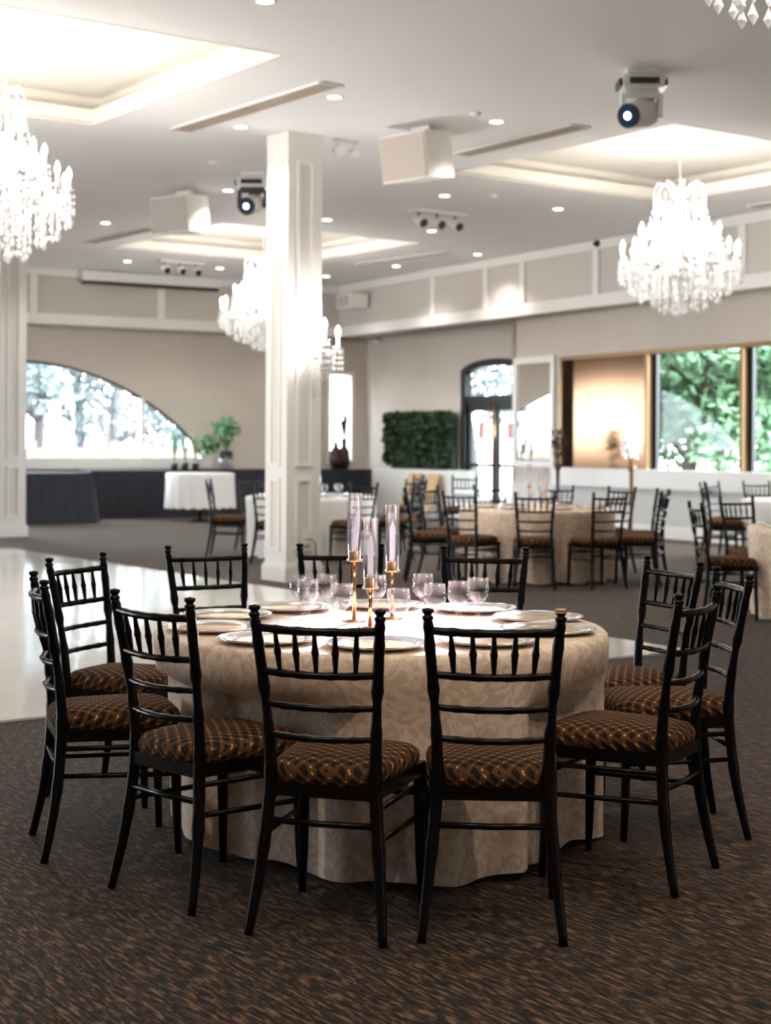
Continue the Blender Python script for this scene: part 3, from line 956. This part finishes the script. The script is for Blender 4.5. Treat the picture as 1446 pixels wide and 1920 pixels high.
# ================================================================== CHAIRS
def make_chair():
    root = empty('chiavari_chair', (0, 0, 0))

    def path(s):
        return [(s * .196, -.245, 0), (s * .174, -.205, .20), (s * .156, -.186, .40), (s * .156, -.188, .52), (s * .164, -.205, .66), (s * .177, -.232, .82), (s * .183, -.247, .895)]

    def sample(pts, n):
        out = []
        P_ = [Vector(p) for p in pts]
        for i in range(n + 1):
            t = i / n * (len(P_) - 1)
            k = min(int(t), len(P_) - 2); u = t - k
            p0, p1_, p2, p3 = P_[max(k - 1, 0)], P_[k], P_[k + 1], P_[min(k + 2, len(P_) - 1)]
            out.append(.5 * ((2 * p1_) + (p2 - p0) * u + (2 * p0 - 5 * p1_ + 4 * p2 - p3) * u * u + (3 * p1_ - p0 - 3 * p2 + p3) * u ** 3))
        return out
    for s in (-1, 1):
        pts = sample(path(s), 30)
        rad = []
        for i in range(31):
            t = i / 30
            r_ = .0125 + .0065 * math.sin(PI * min(1, t * 1.5)) if t < .67 else .0165 - .003 * (t - .67) / .33
            if i in (6, 12, 17, 21, 25, 28): r_ += .0022
            rad.append(r_)
        post = MB().tube(pts, rad, 10).build('back_post', 'black_lacquer', root)
        t_ = pts[-1]
        MB().lathe([(.010, -.006), (.0165, 0), (.0165, .006), (.011, .010), (.012, .014), (.0175, .020), (.0165, .028), (.001, .031)], 12, tuple(t_)).build('finial', 'black_lacquer', post)
        leg = MB().tube([(s * .190, .200, 0), (s * .186, .195, .12), (s * .183, .19, .30), (s * .182, .188, .41)], [.0115, .015, .0185, .0185], 10)
        leg.build('leg', 'black_lacquer', root)
        for z0, z1 in ((.365, .36), (.275, .265)):
            MB().tube([(s * .168, -.19, z0), (s * .178, 0, (z0 + z1) / 2), (s * .185, .19, z1)], .0085, 8).build('stretcher', 'black_lacquer', root)

    def px_at(z):
        pts = sample(path(1), 60)
        q = min(pts, key=lambda p: abs(p.z - z))
        return q.x, q.y
    for z, r_ in ((.862, .0115), (.738, .0105), (.645, .0095), (.557, .0095)):
        x, y = px_at(z)
        pts = []; rad = []
        for i in range(17):
            u = -1 + i / 8
            pts.append((x * u, y - .028 * (1 - u * u), z - .004 * (1 - u * u)))
            rad.append(r_ + (.0018 if i in (3, 6, 10, 13) else 0))
        MB().tube(pts, rad, 8).build('rail', 'black_lacquer', root)
    xt, yt = px_at(.862); xb, yb = px_at(.738)
    for k in range(5):
        u = (k - 2) / 2 * .66
        a = Vector((xt * u, yt - .028 * (1 - u * u), .858)); b_ = Vector((xb * u * .98, yb - .028 * (1 - u * u), .738))
        pts = [a.lerp(b_, t) for t in (0, .15, .3, .42, .5, .58, .7, .85, 1)]
        MB().tube(pts, [.0062, .0068, .0080, .0095, .0115, .0095, .0085, .0070, .0058], 8).build('spindle', 'black_lacquer', root)
    MB().tube([(-.172, -.195, .315), (0, -.20, .313), (.172, -.195, .315)], .0095, 8).build('stretcher', 'black_lacquer', root)
    MB().tube([(-.184, .192, .33), (.184, .192, .33)], .0085, 8).build('stretcher', 'black_lacquer', root)
    fr_ = MB().hexa([(-.162, -.20, .385), (.162, -.20, .385), (.196, .208, .385), (-.196, .208, .385), (-.162, -.20, .425), (.162, -.20, .425), (.196, .208, .425), (-.196, .208, .425)])
    fr_.build('seat_frame', 'black_lacquer', root)
    # cushion: domed superellipse, wider in front
    vs = []; fs = []
    nr, ns = 9, 36
    prof = [(1.0, .422), (1.035, .434), (1.045, .450), (1.02, .466), (.95, .479), (.82, .487), (.60, .493), (.32, .496), (.02, .497)]
    for (k, z) in prof:
        for i in range(ns):
            a = 2 * PI * i / ns
            ca, sa = math.cos(a), math.sin(a)
            e_ = .42
            x = math.copysign(abs(ca) ** e_, ca); y = math.copysign(abs(sa) ** e_, sa)
            w = .178 + .020 * y
            vs.append((x * w * k, .005 + y * .207 * k, z))
    for j in range(nr - 1):
        for i in range(ns):
            i2 = (i + 1) % ns
            fs.append((j * ns + i, j * ns + i2, (j + 1) * ns + i2, (j + 1) * ns + i))
    fs.append(tuple((nr - 1) * ns + i for i in range(ns)))
    c_ = MB().add(vs, fs, True)
    c_.build('cushion', 'seat_weave', root, label='brown and gold woven-pattern seat cushion')
    return root


chair0 = make_chair()
used = [False]


def place_chair(x, y, heading, label, group):
    """x,y: chair origin; heading: degrees the sitter faces (world)"""
    o = copy_tree(chair0) if used[0] else chair0
    used[0] = True
    o.location = (x, y, 0)
    o.rotation_euler = (0, 0, math.radians(heading - 90))
    tag(o, label, 'chair', group)
    return o


def chair_back(x, y, heading, label, group):
    a = math.radians(heading)
    return place_chair(x + .247 * math.cos(a), y + .247 * math.sin(a), heading, label, group)


CHAIR_POS = []
G1 = 'black chairs around the near table'
for (x, y, hd, lb) in ((-1.17, 5.32, 18, 'leftmost black chair of the near table, seen side-on'),
                       (-1.23, 6.28, -24, 'black chair behind the leftmost one, beside the white dance floor'),
                       (-.70, 4.72, 46, 'black chair front left of the near table, turned towards the right'),
                       (-.188, 4.35, 74, 'black chair in the front centre left, its back to the viewer'),
                       (.302, 4.33, 87, 'black chair in the front centre right with a chipped right finial'),
                       (.99, 4.96, 150, 'nearest black chair on the right of the near table, facing left'),
                       (1.26, 5.70, 186, 'rightmost black chair of the near table, behind the nearest right one'),
                       (1.15, 6.28, 204, 'black chair at the back right of the near table, rearmost of the right three'),
                       (.44, 6.95, 258, 'black chair behind the near table, right of the candles'),
                       (-.20, 7.08, 274, 'black chair behind the near table, directly behind the candles'),
                       (-.79, 6.97, 300, 'black chair behind the near table, leftmost of the back row')):
    o = chair_back(x, y, hd, lb, G1)
    CHAIR_POS.append((o.location.x, o.location.y, math.radians(hd)))
    if 'chipped' in lb:
        MB().lathe([(.001, .927), (.013, .9265), (.0175, .919), (.0172, .914)], 12, (.183, -.247, 0)).build('worn_finial_top', 'card_tan', o, label='bare wood showing on the chipped right finial')


# ================================================================== TABLES
NEAR_CHAIRS = CHAIR_POS


def cloth_limit(cx, cy, a, rmax):
    """largest radius at angle a that stays clear of the near chairs' seats"""
    r_ = rmax
    while r_ > .4:
        p = Vector((cx + r_ * math.cos(a), cy + r_ * math.sin(a)))
        hit = False
        for (ox, oy, hd) in NEAR_CHAIRS:
            d = p - Vector((ox, oy))
            f_ = d.x * math.cos(hd) + d.y * math.sin(hd); l_ = -d.x * math.sin(hd) + d.y * math.cos(hd)
            if -.25 < f_ < .245 and abs(l_) < .235: hit = True; break
        if not hit: return r_
        r_ -= .01
    return r_


def cloth_mesh(r_, zt, zhem, folds, amp, seed, inward=0, centre=None):
    rng = random.Random(seed)
    ph = [rng.random() * 6.28 for _ in range(4)]
    na = 144
    rows = [(0.0, 0, 0), (.5, 0, 0), (.93, 0, 0), (.985, .004, 0), (1.0, .016, 0), (1.006, .05, .05), (1.0, .15, .2), (.995, .3, .45), (.995, .45, .7), (1.0, .58, .88), (1.0, 1, 1)]
    vs = []; fs = []
    lim = [9.0] * na
    if centre:
        raw = [cloth_limit(centre[0], centre[1], 2 * PI * i / na, r_ + .05) for i in range(na)]
        mn = [min(raw[(i + q) % na] for q in (-2, -1, 0, 1, 2)) for i in range(na)]
        lim = [sum(mn[(i + q) % na] for q in range(-2, 3)) / 5 for i in range(na)]
        rows = rows[:6] + [(1.0, .13, .2), (1.0, .19, .3)] + rows[7:]
    for j, (k, dz, fa) in enumerate(rows):
        for i in range(na):
            a = 2 * PI * i / na
            fo = math.sin(folds * a + ph[0] + .8 * math.sin(3 * a + ph[1])) + .5 * math.sin((folds * 2 + 1) * a + ph[2])
            rr = r_ * k + amp * fa * (fo - inward)
            if dz >= .19: rr = min(rr, lim[i])
            drop = (zt - zhem) if j == len(rows) - 1 else min(dz, zt - zhem - .02)
            z = zt - drop + (.010 * math.sin(folds * a + ph[3]) * fa if j == len(rows) - 1 else 0)
            vs.append((rr * math.cos(a), rr * math.sin(a), z))
    for j in range(len(rows) - 1):
        for i in range(na):
            i2 = (i + 1) % na
            fs.append((j * na + i, j * na + i2, (j + 1) * na + i2, (j + 1) * na + i))
    return MB().add(vs, fs, True)


def round_table(x, y, label, clabel, r_=.79, zt=TZ, hem=.02, m_='damask', seed=1, folds=13, amp=.022, centre=None):
    t = empty('round_table', (x, y, 0), label=label, cat='table', group='round banquet tables')
    MB().lathe([(.001, zt - .035), (r_ - .02, zt - .035), (r_ - .012, zt - .02), (r_ - .02, zt - .004), (.001, zt - .004)], 40).build('table_top', 'card_tan', t)
    for k in range(4):
        a = PI / 4 + k * PI / 2
        MB().tube([(.45 * math.cos(a), .45 * math.sin(a), 0), (.42 * math.cos(a), .42 * math.sin(a), zt - .035)], .018, 8).build('leg', 'dark_metal', t)
    c = cloth_mesh(r_, zt, hem, folds, amp, seed, 1.2, centre).build('tablecloth', m_)
    c.location = (x, y, 0)
    tag(c, clabel, 'tablecloth', 'round tablecloths')
    return t


round_table(TC.x, TC.y, 'round banquet table nearest the viewer, under a cream damask cloth', 'cream damask cloth on the nearest round table', r_=.80, seed=5, folds=11, amp=.022, centre=(TC.x, TC.y))

# charger plates
plate_rim = MB().lathe([(.115, .006), (.125, .010), (.160, .018), (.166, .018), (.166, .014), (.125, .004), (.115, .001)], 40, closed=True).mesh('rim', 'plate_rim')
plate_mid = MB().lathe([(.001, .006), (.10, .006), (.116, .008), (.116, .001), (.001, .0005)], 40).mesh('well', 'plate_gold')
PL = [((425, 1140), 'gold charger plate at the back left of the near table'), ((382, 1168), 'gold charger plate at the far left rim of the near table'), ((520, 1195), 'gold charger plate front left, behind the centre-left chair'), ((710, 1210), 'charger plate at the front centre of the near table'), ((912, 1198), 'charger plate behind the front centre-right chair'),
      ((1060, 1174), 'gold charger plate at the right rim of the near table'), ((1000, 1150), 'gold charger plate at the back right with a pale reflection'), ((905, 1135), 'charger plate at the back behind the right-hand goblets'), ((690, 1127), 'charger plate at the back behind the candles'), ((537, 1131), 'gold charger plate at the back behind the left goblets')]


def put_plate(x, y, z, label, group):
    r0 = empty('charger_plate', (x, y, z), label=label, cat='plate', group=group)
    for nm, me_ in (('rim', plate_rim), ('well', plate_mid)):
        o = bpy.data.objects.new(nm, me_); col.objects.link(o); o.parent = r0


for (_, lb), ang in zip(PL, (160, -163, -127, -91, -55, -18, 18, 54, 90, 126)):
    a = math.radians(ang)
    put_plate(TC.x + .605 * math.cos(a), TC.y + .605 * math.sin(a), TZ + .001, lb, 'charger plates on the near table')

# goblets
gob_me = MB().lathe([(.001, .002), (.034, .002), (.034, .005), (.008, .012), (.007, .020), (.011, .034), (.007, .046), (.010, .056), (.028, .068), (.039, .088), (.042, .108), (.037, .150), (.0355, .150), (.040, .108), (.037, .090), (.026, .072), (.001, .064)], 24).mesh('goblet', 'goblet_glass')


def goblet(x, y, z, label, group):
    o = bpy.data.objects.new('water_goblet', gob_me); col.objects.link(o)
    o.location = (x, y, z)
    tag(o, label, 'glass', group)


GB = [((562, 1153), 'clear goblet leftmost at the back of the left trio'), ((577, 1163), 'clear goblet in front of the leftmost one'), ((612, 1151), 'clear goblet left of the tall candle holder, further back'), ((640, 1174), 'clear goblet in front of the tall candle holder'), ((705, 1152), 'clear goblet behind the short candle holder'),
      ((747, 1186), 'clear goblet nearest the front, right of the candles'), ((793, 1150), 'clear goblet standing back, right of the candles'), ((815, 1174), 'clear goblet in front of the back right one'), ((860, 1168), 'clear goblet second from the right'), ((896, 1160), 'rightmost clear goblet on the near table')]
for (px, py), lb in GB:
    p = atz(px, py, TZ)
    goblet(p.x, p.y, TZ, lb, 'water goblets on the near table')


# candle holders
def candle_holder(px, py, stem, label, tilt):
    p = atz(px, py, TZ)
    stem += .026
    root = empty('candle_holder', (p.x, p.y, TZ), label=label, cat='candle holder', group='gold candle holders with glass sleeves')
    MB().lathe([(.001, .0), (.045, .0), (.045, .003), (.006, .008)], 24).build('base', 'gold', root)
    MB().tube([(0, 0, .006), (0, 0, stem)], .0075, 10).build('stem', 'gold', root)
    MB().lathe([(.001, stem - .002), (.029, stem - .002), (.029, stem + .004), (.0225, stem + .004), (.0225, stem + .034), (.018, stem + .034), (.018, stem + .006), (.001, stem + .006)], 20).build('cup', 'gold', root)
    MB().lathe([(.0265, stem + .004), (.0265, stem + .245), (.0245, stem + .245), (.0245, stem + .004)], 24).build('glass_sleeve', 'goblet_glass', root)
    c = Vector((0, 0, stem + .01)); d = Vector((tilt, 0, 1)).normalized()
    cd = MB().tube([c, c + d * .15, c + d * .158, c + d * .170], [.0105, .0095, .007, .003], 12).build('candle', 'wax', root)
    MB().tube([c + d * .168, c + d * .178], .0012, 5).build('wick', 'wax', cd)


candle_holder(664, 1165, .195, 'tallest gold candle holder with a leaning white candle', .07)
candle_holder(694, 1178, .115, 'shortest gold candle holder, in front of the other two', .0)
candle_holder(735, 1160, .150, 'middle-height gold candle holder on the right of the three', .0)


# ------------------------------------------------------------------ background tables
def set_table(x, y, tag_, seed, extras=True):
    rng = random.Random(seed)
    for k in range(8):
        a = 2 * PI * k / 8 + .3
        put_plate(x + .58 * math.cos(a), y + .58 * math.sin(a), TZ + .001, 'gold charger plate laid on ' + tag_, 'charger plates on ' + tag_)
        goblet(x + .36 * math.cos(a + .2), y + .36 * math.sin(a + .2), TZ, 'clear goblet standing on ' + tag_, 'goblets on ' + tag_)
    if extras:
        for (dx, dy, st) in ((-.08, .02, .2), (.03, -.07, .12), (.09, .05, .16)):
            root = empty('candle_holder', (x + dx, y + dy, TZ), label='candle holder with a glass sleeve on ' + tag_, cat='candle holder', group='candle holders on ' + tag_)
            MB().lathe([(.001, 0), (.045, 0), (.045, .003), (.007, .008), (.007, st), (.029, st), (.0225, st + .03), (.001, st + .03)], 14).build('stand', 'gold', root)
            MB().lathe([(.027, st), (.027, st + .24), (.025, st + .24), (.025, st)], 14).build('glass_sleeve', 'goblet_glass', root)
            MB().tube([(0, 0, st), (0, 0, st + .17)], [.011, .009], 8).build('candle', 'wax', root)


def ring_chairs(cx, cy, specs, group):
    """specs: (angle around table in degrees, distance of origin, yaw jitter, label)"""
    for ang, dist, j, lb in specs:
        a = math.radians(ang)
        place_chair(cx + dist * math.cos(a), cy + dist * math.sin(a), ang + 180 + j, lb, group)


# T3: right-hand middle table
t3 = atz(1008, 1098, 0); t3 = Vector((t3.x, t3.y + .75, 0))
t3.x = (1008 - 723) / F_PX * t3.y
round_table(t3.x, t3.y, 'round banquet table in the middle distance right of the column', 'gold-lit cream cloth on the middle-distance table', seed=9, folds=12, amp=.03)
set_table(t3.x, t3.y, 'the middle-distance table', 3)
ring_chairs(t3.x, t3.y, [(-97, 1.02, 3, 'black chair front centre of the middle-distance table, back to the viewer'),
                         (-132, 1.05, 8, 'black chair front left of the middle-distance table, back to the viewer'),
                         (-62, 1.03, -4, 'black chair front right of the middle-distance table'),
                         (-170, 1.12, -8, 'black chair at the left of the middle-distance table, facing right'),
                         (-28, 1.10, 6, 'black chair right of the middle-distance table, seen from its side'),
                         (8, 1.08, 0, 'black chair at the right rear of the middle-distance table'),
                         (42, 1.10, 0, 'black chair behind the middle-distance table towards the bronze panel'),
                         (75, 1.05, 0, 'black chair behind the middle-distance table, centre of the back row'),
                         (108, 1.05, 0, 'black chair behind the middle-distance table in front of the mirror'),
                         (145, 1.08, 0, 'black chair behind the middle-distance table in front of the arched door')], 'black chairs around the middle-distance table')
# T2: behind the column
t2 = Vector(((584 - 723) / F_PX * 19.0, 19.0, 0))
round_table(t2.x, t2.y, 'round banquet table standing behind the white column', 'white cloth on the table behind the column', m_='linen_white', seed=12, folds=14, amp=.03)
set_table(t2.x, t2.y, 'the table behind the column', 5)
ring_chairs(t2.x, t2.y, [(178, 1.0, 0, 'black chair left of the column, side-on, facing the hidden table'),
                         (128, 1.15, 0, 'black chair left of the column, on the far side of the hidden table'),
                         (-60, 1.05, 0, 'black chair right of the column, back to the viewer at the hidden table'),
                         (-18, 1.12, 0, 'black chair right of the column, turned to the left'),
                         (28, 1.25, 15, 'black chair behind the right end of the hidden table'),
                         (-110, 1.05, 0, 'black chair mostly hidden directly behind the column')], 'black chairs around the table behind the column')
chair_b = atz(825, 1000, 0)
place_chair(1.05, 22.2, 250, 'black chair standing alone in front of the white planter base', 'black chairs near the green wall')
place_chair(.25, 22.6, 200, 'black chair turned sideways left of the white planter base', 'black chairs near the green wall')
# T4a, T4b at the right edge
t4 = Vector(((1592 - 723) / F_PX * 12.6, 12.6, 0))
round_table(t4.x, t4.y, 'round banquet table cut by the right edge, nearer one', 'cream cloth on the nearer table at the right edge', seed=15, folds=12, amp=.03)
set_table(t4.x, t4.y, 'the nearer right-edge table', 8, False)
ring_chairs(t4.x, t4.y, [(184, 1.0, 0, 'black chair side-on at the right edge, facing the nearer cut table'),
                         (118, 1.1, 0, 'black chair behind the nearer right-edge table, facing the viewer')], 'black chairs at the right edge')
t5 = Vector(((1518 - 723) / F_PX * 18.8, 18.8, 0))
round_table(t5.x, t5.y, 'round banquet table cut by the right edge, further one', 'white cloth on the further table at the right edge', m_='linen_white', seed=17, folds=12, amp=.03)
ring_chairs(t5.x, t5.y, [(180, 1.02, 0, 'black chair side-on left of the further right-edge table'),
                         (140, 1.05, 0, 'black chair behind the further right-edge table, left one'),
                         (105, 1.05, 0, 'black chair behind the further right-edge table, right one')], 'black chairs at the further right-edge table')

# ------------------------------------------------------------------ far left: skirted tables, round side table, plants
def skirt(name, W, a0, a1, t0, t1, zt, label, seed, flare=.05):
    rng = random.Random(seed)
    root = empty(name, W.P((a0 + a1) / 2, (t0 + t1) / 2, 0), label=label, cat='skirted table')
    child(MB().wbox(W, a0, a1, t0, t1, zt - .02, zt), 'table_top', 'navy_cloth', root)
    # pleated skirt around: closed loop
    loop = []
    n_ = int((a1 - a0) / .06)
    for i in range(n_): loop.append((a0 + (a1 - a0) * i / n_, t1, 0, 1))
    m__ = int((t1 - t0) / .06)
    for i in range(m__): loop.append((a1, t1 - (t1 - t0) * i / m__, 1, 0))
    for i in range(n_): loop.append((a1 - (a1 - a0) * i / n_, t0, 0, -1))
    for i in range(m__): loop.append((a0, t0 + (t1 - t0) * i / m__, -1, 0))
    vs = []; fs = []
    for i, (a, t, na_, nt) in enumerate(loop):
        w_ = .018 * math.sin(i * 1.9) + .012 * math.sin(i * .7)
        p = W.P(a, t, zt); vs.append(p)
        q = W.P(a + na_ * (flare + w_), t + nt * (flare + w_), .012); vs.append(q)
    k = len(loop)
    for i in range(k):
        j = (i + 1) % k
        fs.append((2 * i, 2 * j, 2 * j + 1, 2 * i + 1))
    child(MB().add(vs, fs, True), 'skirt', 'navy_cloth', root)


skirt('skirted_buffet', WL, .5, WL.s_at(150, .5), .35, 1.05, .86, 'long black-skirted table run along the end wall', 1, .02)
skirt('skirted_table', WL, WL.s_at(172, 2.2), WL.s_at(10, 2.2), 1.5, 2.3, .84, 'black-skirted table at the left with drapery spreading on the floor', 2, .14)
# round white table on pedestal
pt = Vector(((376 - 723) / F_PX * 27.2, 27.2, 0))
rt = empty('side_table', (pt.x, pt.y, 0), label='round white-clothed table with short cloth in front of the black skirts', cat='table')
MB().lathe([(.001, .0), (.22, .0), (.22, .02), (.03, .04), (.03, .82), (.001, .82)], 20).build('pedestal', 'dark_metal', rt)
c = cloth_mesh(.59, .84, .24, 20, .025, 21).build('tablecloth', 'linen_white')
c.location = (pt.x, pt.y, 0); tag(c, 'white cloth hanging short over the small round table at the left', 'tablecloth')


def fronds(m_, c, n_, L_, up, rng, w=.02):
    for k in range(n_):
        a = rng.random() * 2 * PI
        l = L_ * (.6 + .5 * rng.random())
        d = Vector((math.cos(a), math.sin(a), 0))
        prev = None
        side = Vector((-d.y, d.x, 0)) * w
        pts = [Vector(c) + d * l * t * (1 - up * .6) + Vector((0, 0, l * (up * t * 1.3 - .45 * t * t))) for t in (0, .3, .6, .85, 1)]
        ws = (.4, 1, 1, .6, .05)
        vs = []
        for p, k_ in zip(pts, ws): vs += [p - side * k_, p + side * k_]
        m_.add(vs, [(2 * i, 2 * i + 1, 2 * i + 3, 2 * i + 2) for i in range(4)])


rng = random.Random(5)
for i, (px, hh, lb) in enumerate(((327, .50, 'small grassy plant in a black pot, left of the three'), (347, .42, 'small grassy plant in a black pot, middle of the three'), (366, .46, 'small grassy plant in a black pot, right of the three'))):
    s_ = WL.s_at(px, .7); p = WL.P(s_, .7, .86)
    r0 = empty('potted_plant', p, label=lb, cat='plant', group='three small potted plants')
    MB().lathe([(.001, 0), (.055, 0), (.075, .12), (.065, .12), (.001, .10)], 14).build('pot', 'pot_black', r0)
    fm = MB(); fronds(fm, (0, 0, .1), 46, hh, 1.3, rng, .009); fm.build('foliage', 'leaf_fern', r0, kind='stuff')
s_ = WL.s_at(425, .75); p = WL.P(s_, .75, .86)
r0 = empty('potted_fern', p, label='large leafy green plant beside the column in a glass vase', cat='plant')
MB().lathe([(.001, 0), (.14, 0), (.15, .28), (.14, .28), (.13, .02), (.001, .02)], 18).build('vase', 'goblet_glass', r0)
MB().lathe([(.001, .2), (.12, .2), (.12, .34), (.001, .36)], 14).build('soil', 'pot_black', r0)
fm = MB(); fronds(fm, (0, 0, .34), 60, .62, 1.0, rng, .045); fronds(fm, (-.25, 0, .3), 30, .45, .7, rng, .035)
leaf_cloud(fm, (.0, 0, .75), (.28, .28, .25), 160, .07, rng); leaf_cloud(fm, (-.32, 0, .45), (.2, .2, .2), 100, .06, rng)
fm.build('foliage', 'leaf_fern', r0, kind='stuff')
# brown vases by the narrow window
for i, (px, hh, lb) in enumerate(((630, .52, 'dark brown vase left of the pair in front of the narrow window'), (645, .60, 'dark brown vase right of the pair with tall green stems'))):
    s_ = WL.s_at(px, .6); p = WL.P(s_, .6, .86)
    r0 = empty('floor_vase', p, label=lb, cat='vase', group='brown vases by the narrow window')
    MB().lathe([(.001, 0), (.08, 0), (.13, .15), (.11, .35), (.05, .45), (.06, hh), (.04, hh), (.001, .42)], 16).build('body', 'vase_brown', r0)
    fm = MB(); fronds(fm, (0, 0, hh - .1), 16, .55 if i else .35, 1.25, rng, .016); fm.build('stems', 'leaf_hedge', r0, kind='stuff')

# green wall panel on its white base
g0, g1 = WR.s_at(716, .3), WR.s_at(838, .3)
zg0, zg1 = .88, 1.95
base = MB().wbox(WR, WR.s_at(700, .45), WR.s_at(852, .45), .02, .45, 0, zg0)
base.build('planter_base', 'white_trim', label='low white base under the green leaf panel', cat='plinth')
gp = empty('green_panel', WR.P((g0 + g1) / 2, .1, zg0), label='square artificial hedge panel standing on a white base against the beige wall', cat='hedge panel')
child(MB().wbox(WR, g0 + .05, g1 - .05, .05, .13, zg0, zg1 - .03), 'backing', 'leaf_hedge', gp)
lm = MB()
rng = random.Random(9)
for _ in range(5200):
    a = g0 + (g1 - g0) * rng.random(); z = zg0 + .09 + (zg1 - zg0 - .09) * rng.random()
    p = WR.P(a, .12 + .16 * rng.random(), z)
    q = Vector((rng.gauss(0, 1), rng.gauss(0, 1), rng.gauss(0, .8))).normalized(); b_ = q.orthogonal().normalized()
    s_ = .05 + .05 * rng.random()
    lm.add([p - q * s_, p + b_ * s_ * .5, p + q * s_, p - b_ * s_ * .5], [(0, 1, 2, 3)])
child(lm, 'leaves', 'leaf_hedge', gp, kind='stuff')
# tan boards leaning by the base
for i, (px, lb) in enumerate(((765, 'tan board leaning on the white base, left one'), (800, 'tan board leaning on the white base, right one'))):
    s_ = WR.s_at(px, .7)
    m_ = MB()
    A_, B_ = WR.P(s_ - .22, .85, 0), WR.P(s_ + .22, .85, 0); C_, D_ = WR.P(s_ + .2, .52, .82), WR.P(s_ - .2, .52, .82)
    o_ = WR.n * .02
    m_.hexa([A_, B_, B_ + o_, A_ + o_, D_, C_, C_ + o_, D_ + o_])
    tag(m_.build('leaning_board', 'card_tan'), lb, 'board', 'tan boards at the white base')
# flower arrangements on the ledge
def flowers(px, py_top, m_, label, seed):
    rng = random.Random(seed)
    s_ = WR.s_at(px, .75)
    z0 = 0.0
    p = WR.P(s_, .95, 0)
    r0 = empty('flower_stand', p, label=label, cat='flowers')
    MB().lathe([(.001, 0), (.10, 0), (.10, .02), (.025, .05), (.03, .95), (.07, 1.05), (.06, 1.07), (.001, 1.0)], 14).build('vase', 'vase_brown' if m_ == 'petal_brown' else 'bronze_frame', r0)
    for k in range(5):
        a = rng.random() * 6.28
        MB().tube([(0, 0, 1.0), (.06 * math.cos(a), .06 * math.sin(a), 1.25), (.16 * math.cos(a), .16 * math.sin(a), 1.5)], [.008, .006, .003], 5).build('stem', 'vase_brown', r0)
    f_ = MB()
    leaf_cloud(f_, (0, 0, 1.38), (.16, .16, .24), 120, .04, rng)
    f_.build('petals', m_, r0, kind='stuff')


flowers(1205, 830, 'petal', 'white orchid arrangement in front of the post of the bronze panel', 3)
flowers(1066, 840, 'petal_brown', 'dark brown dried flower arrangement at the left end of the bronze panel', 4)
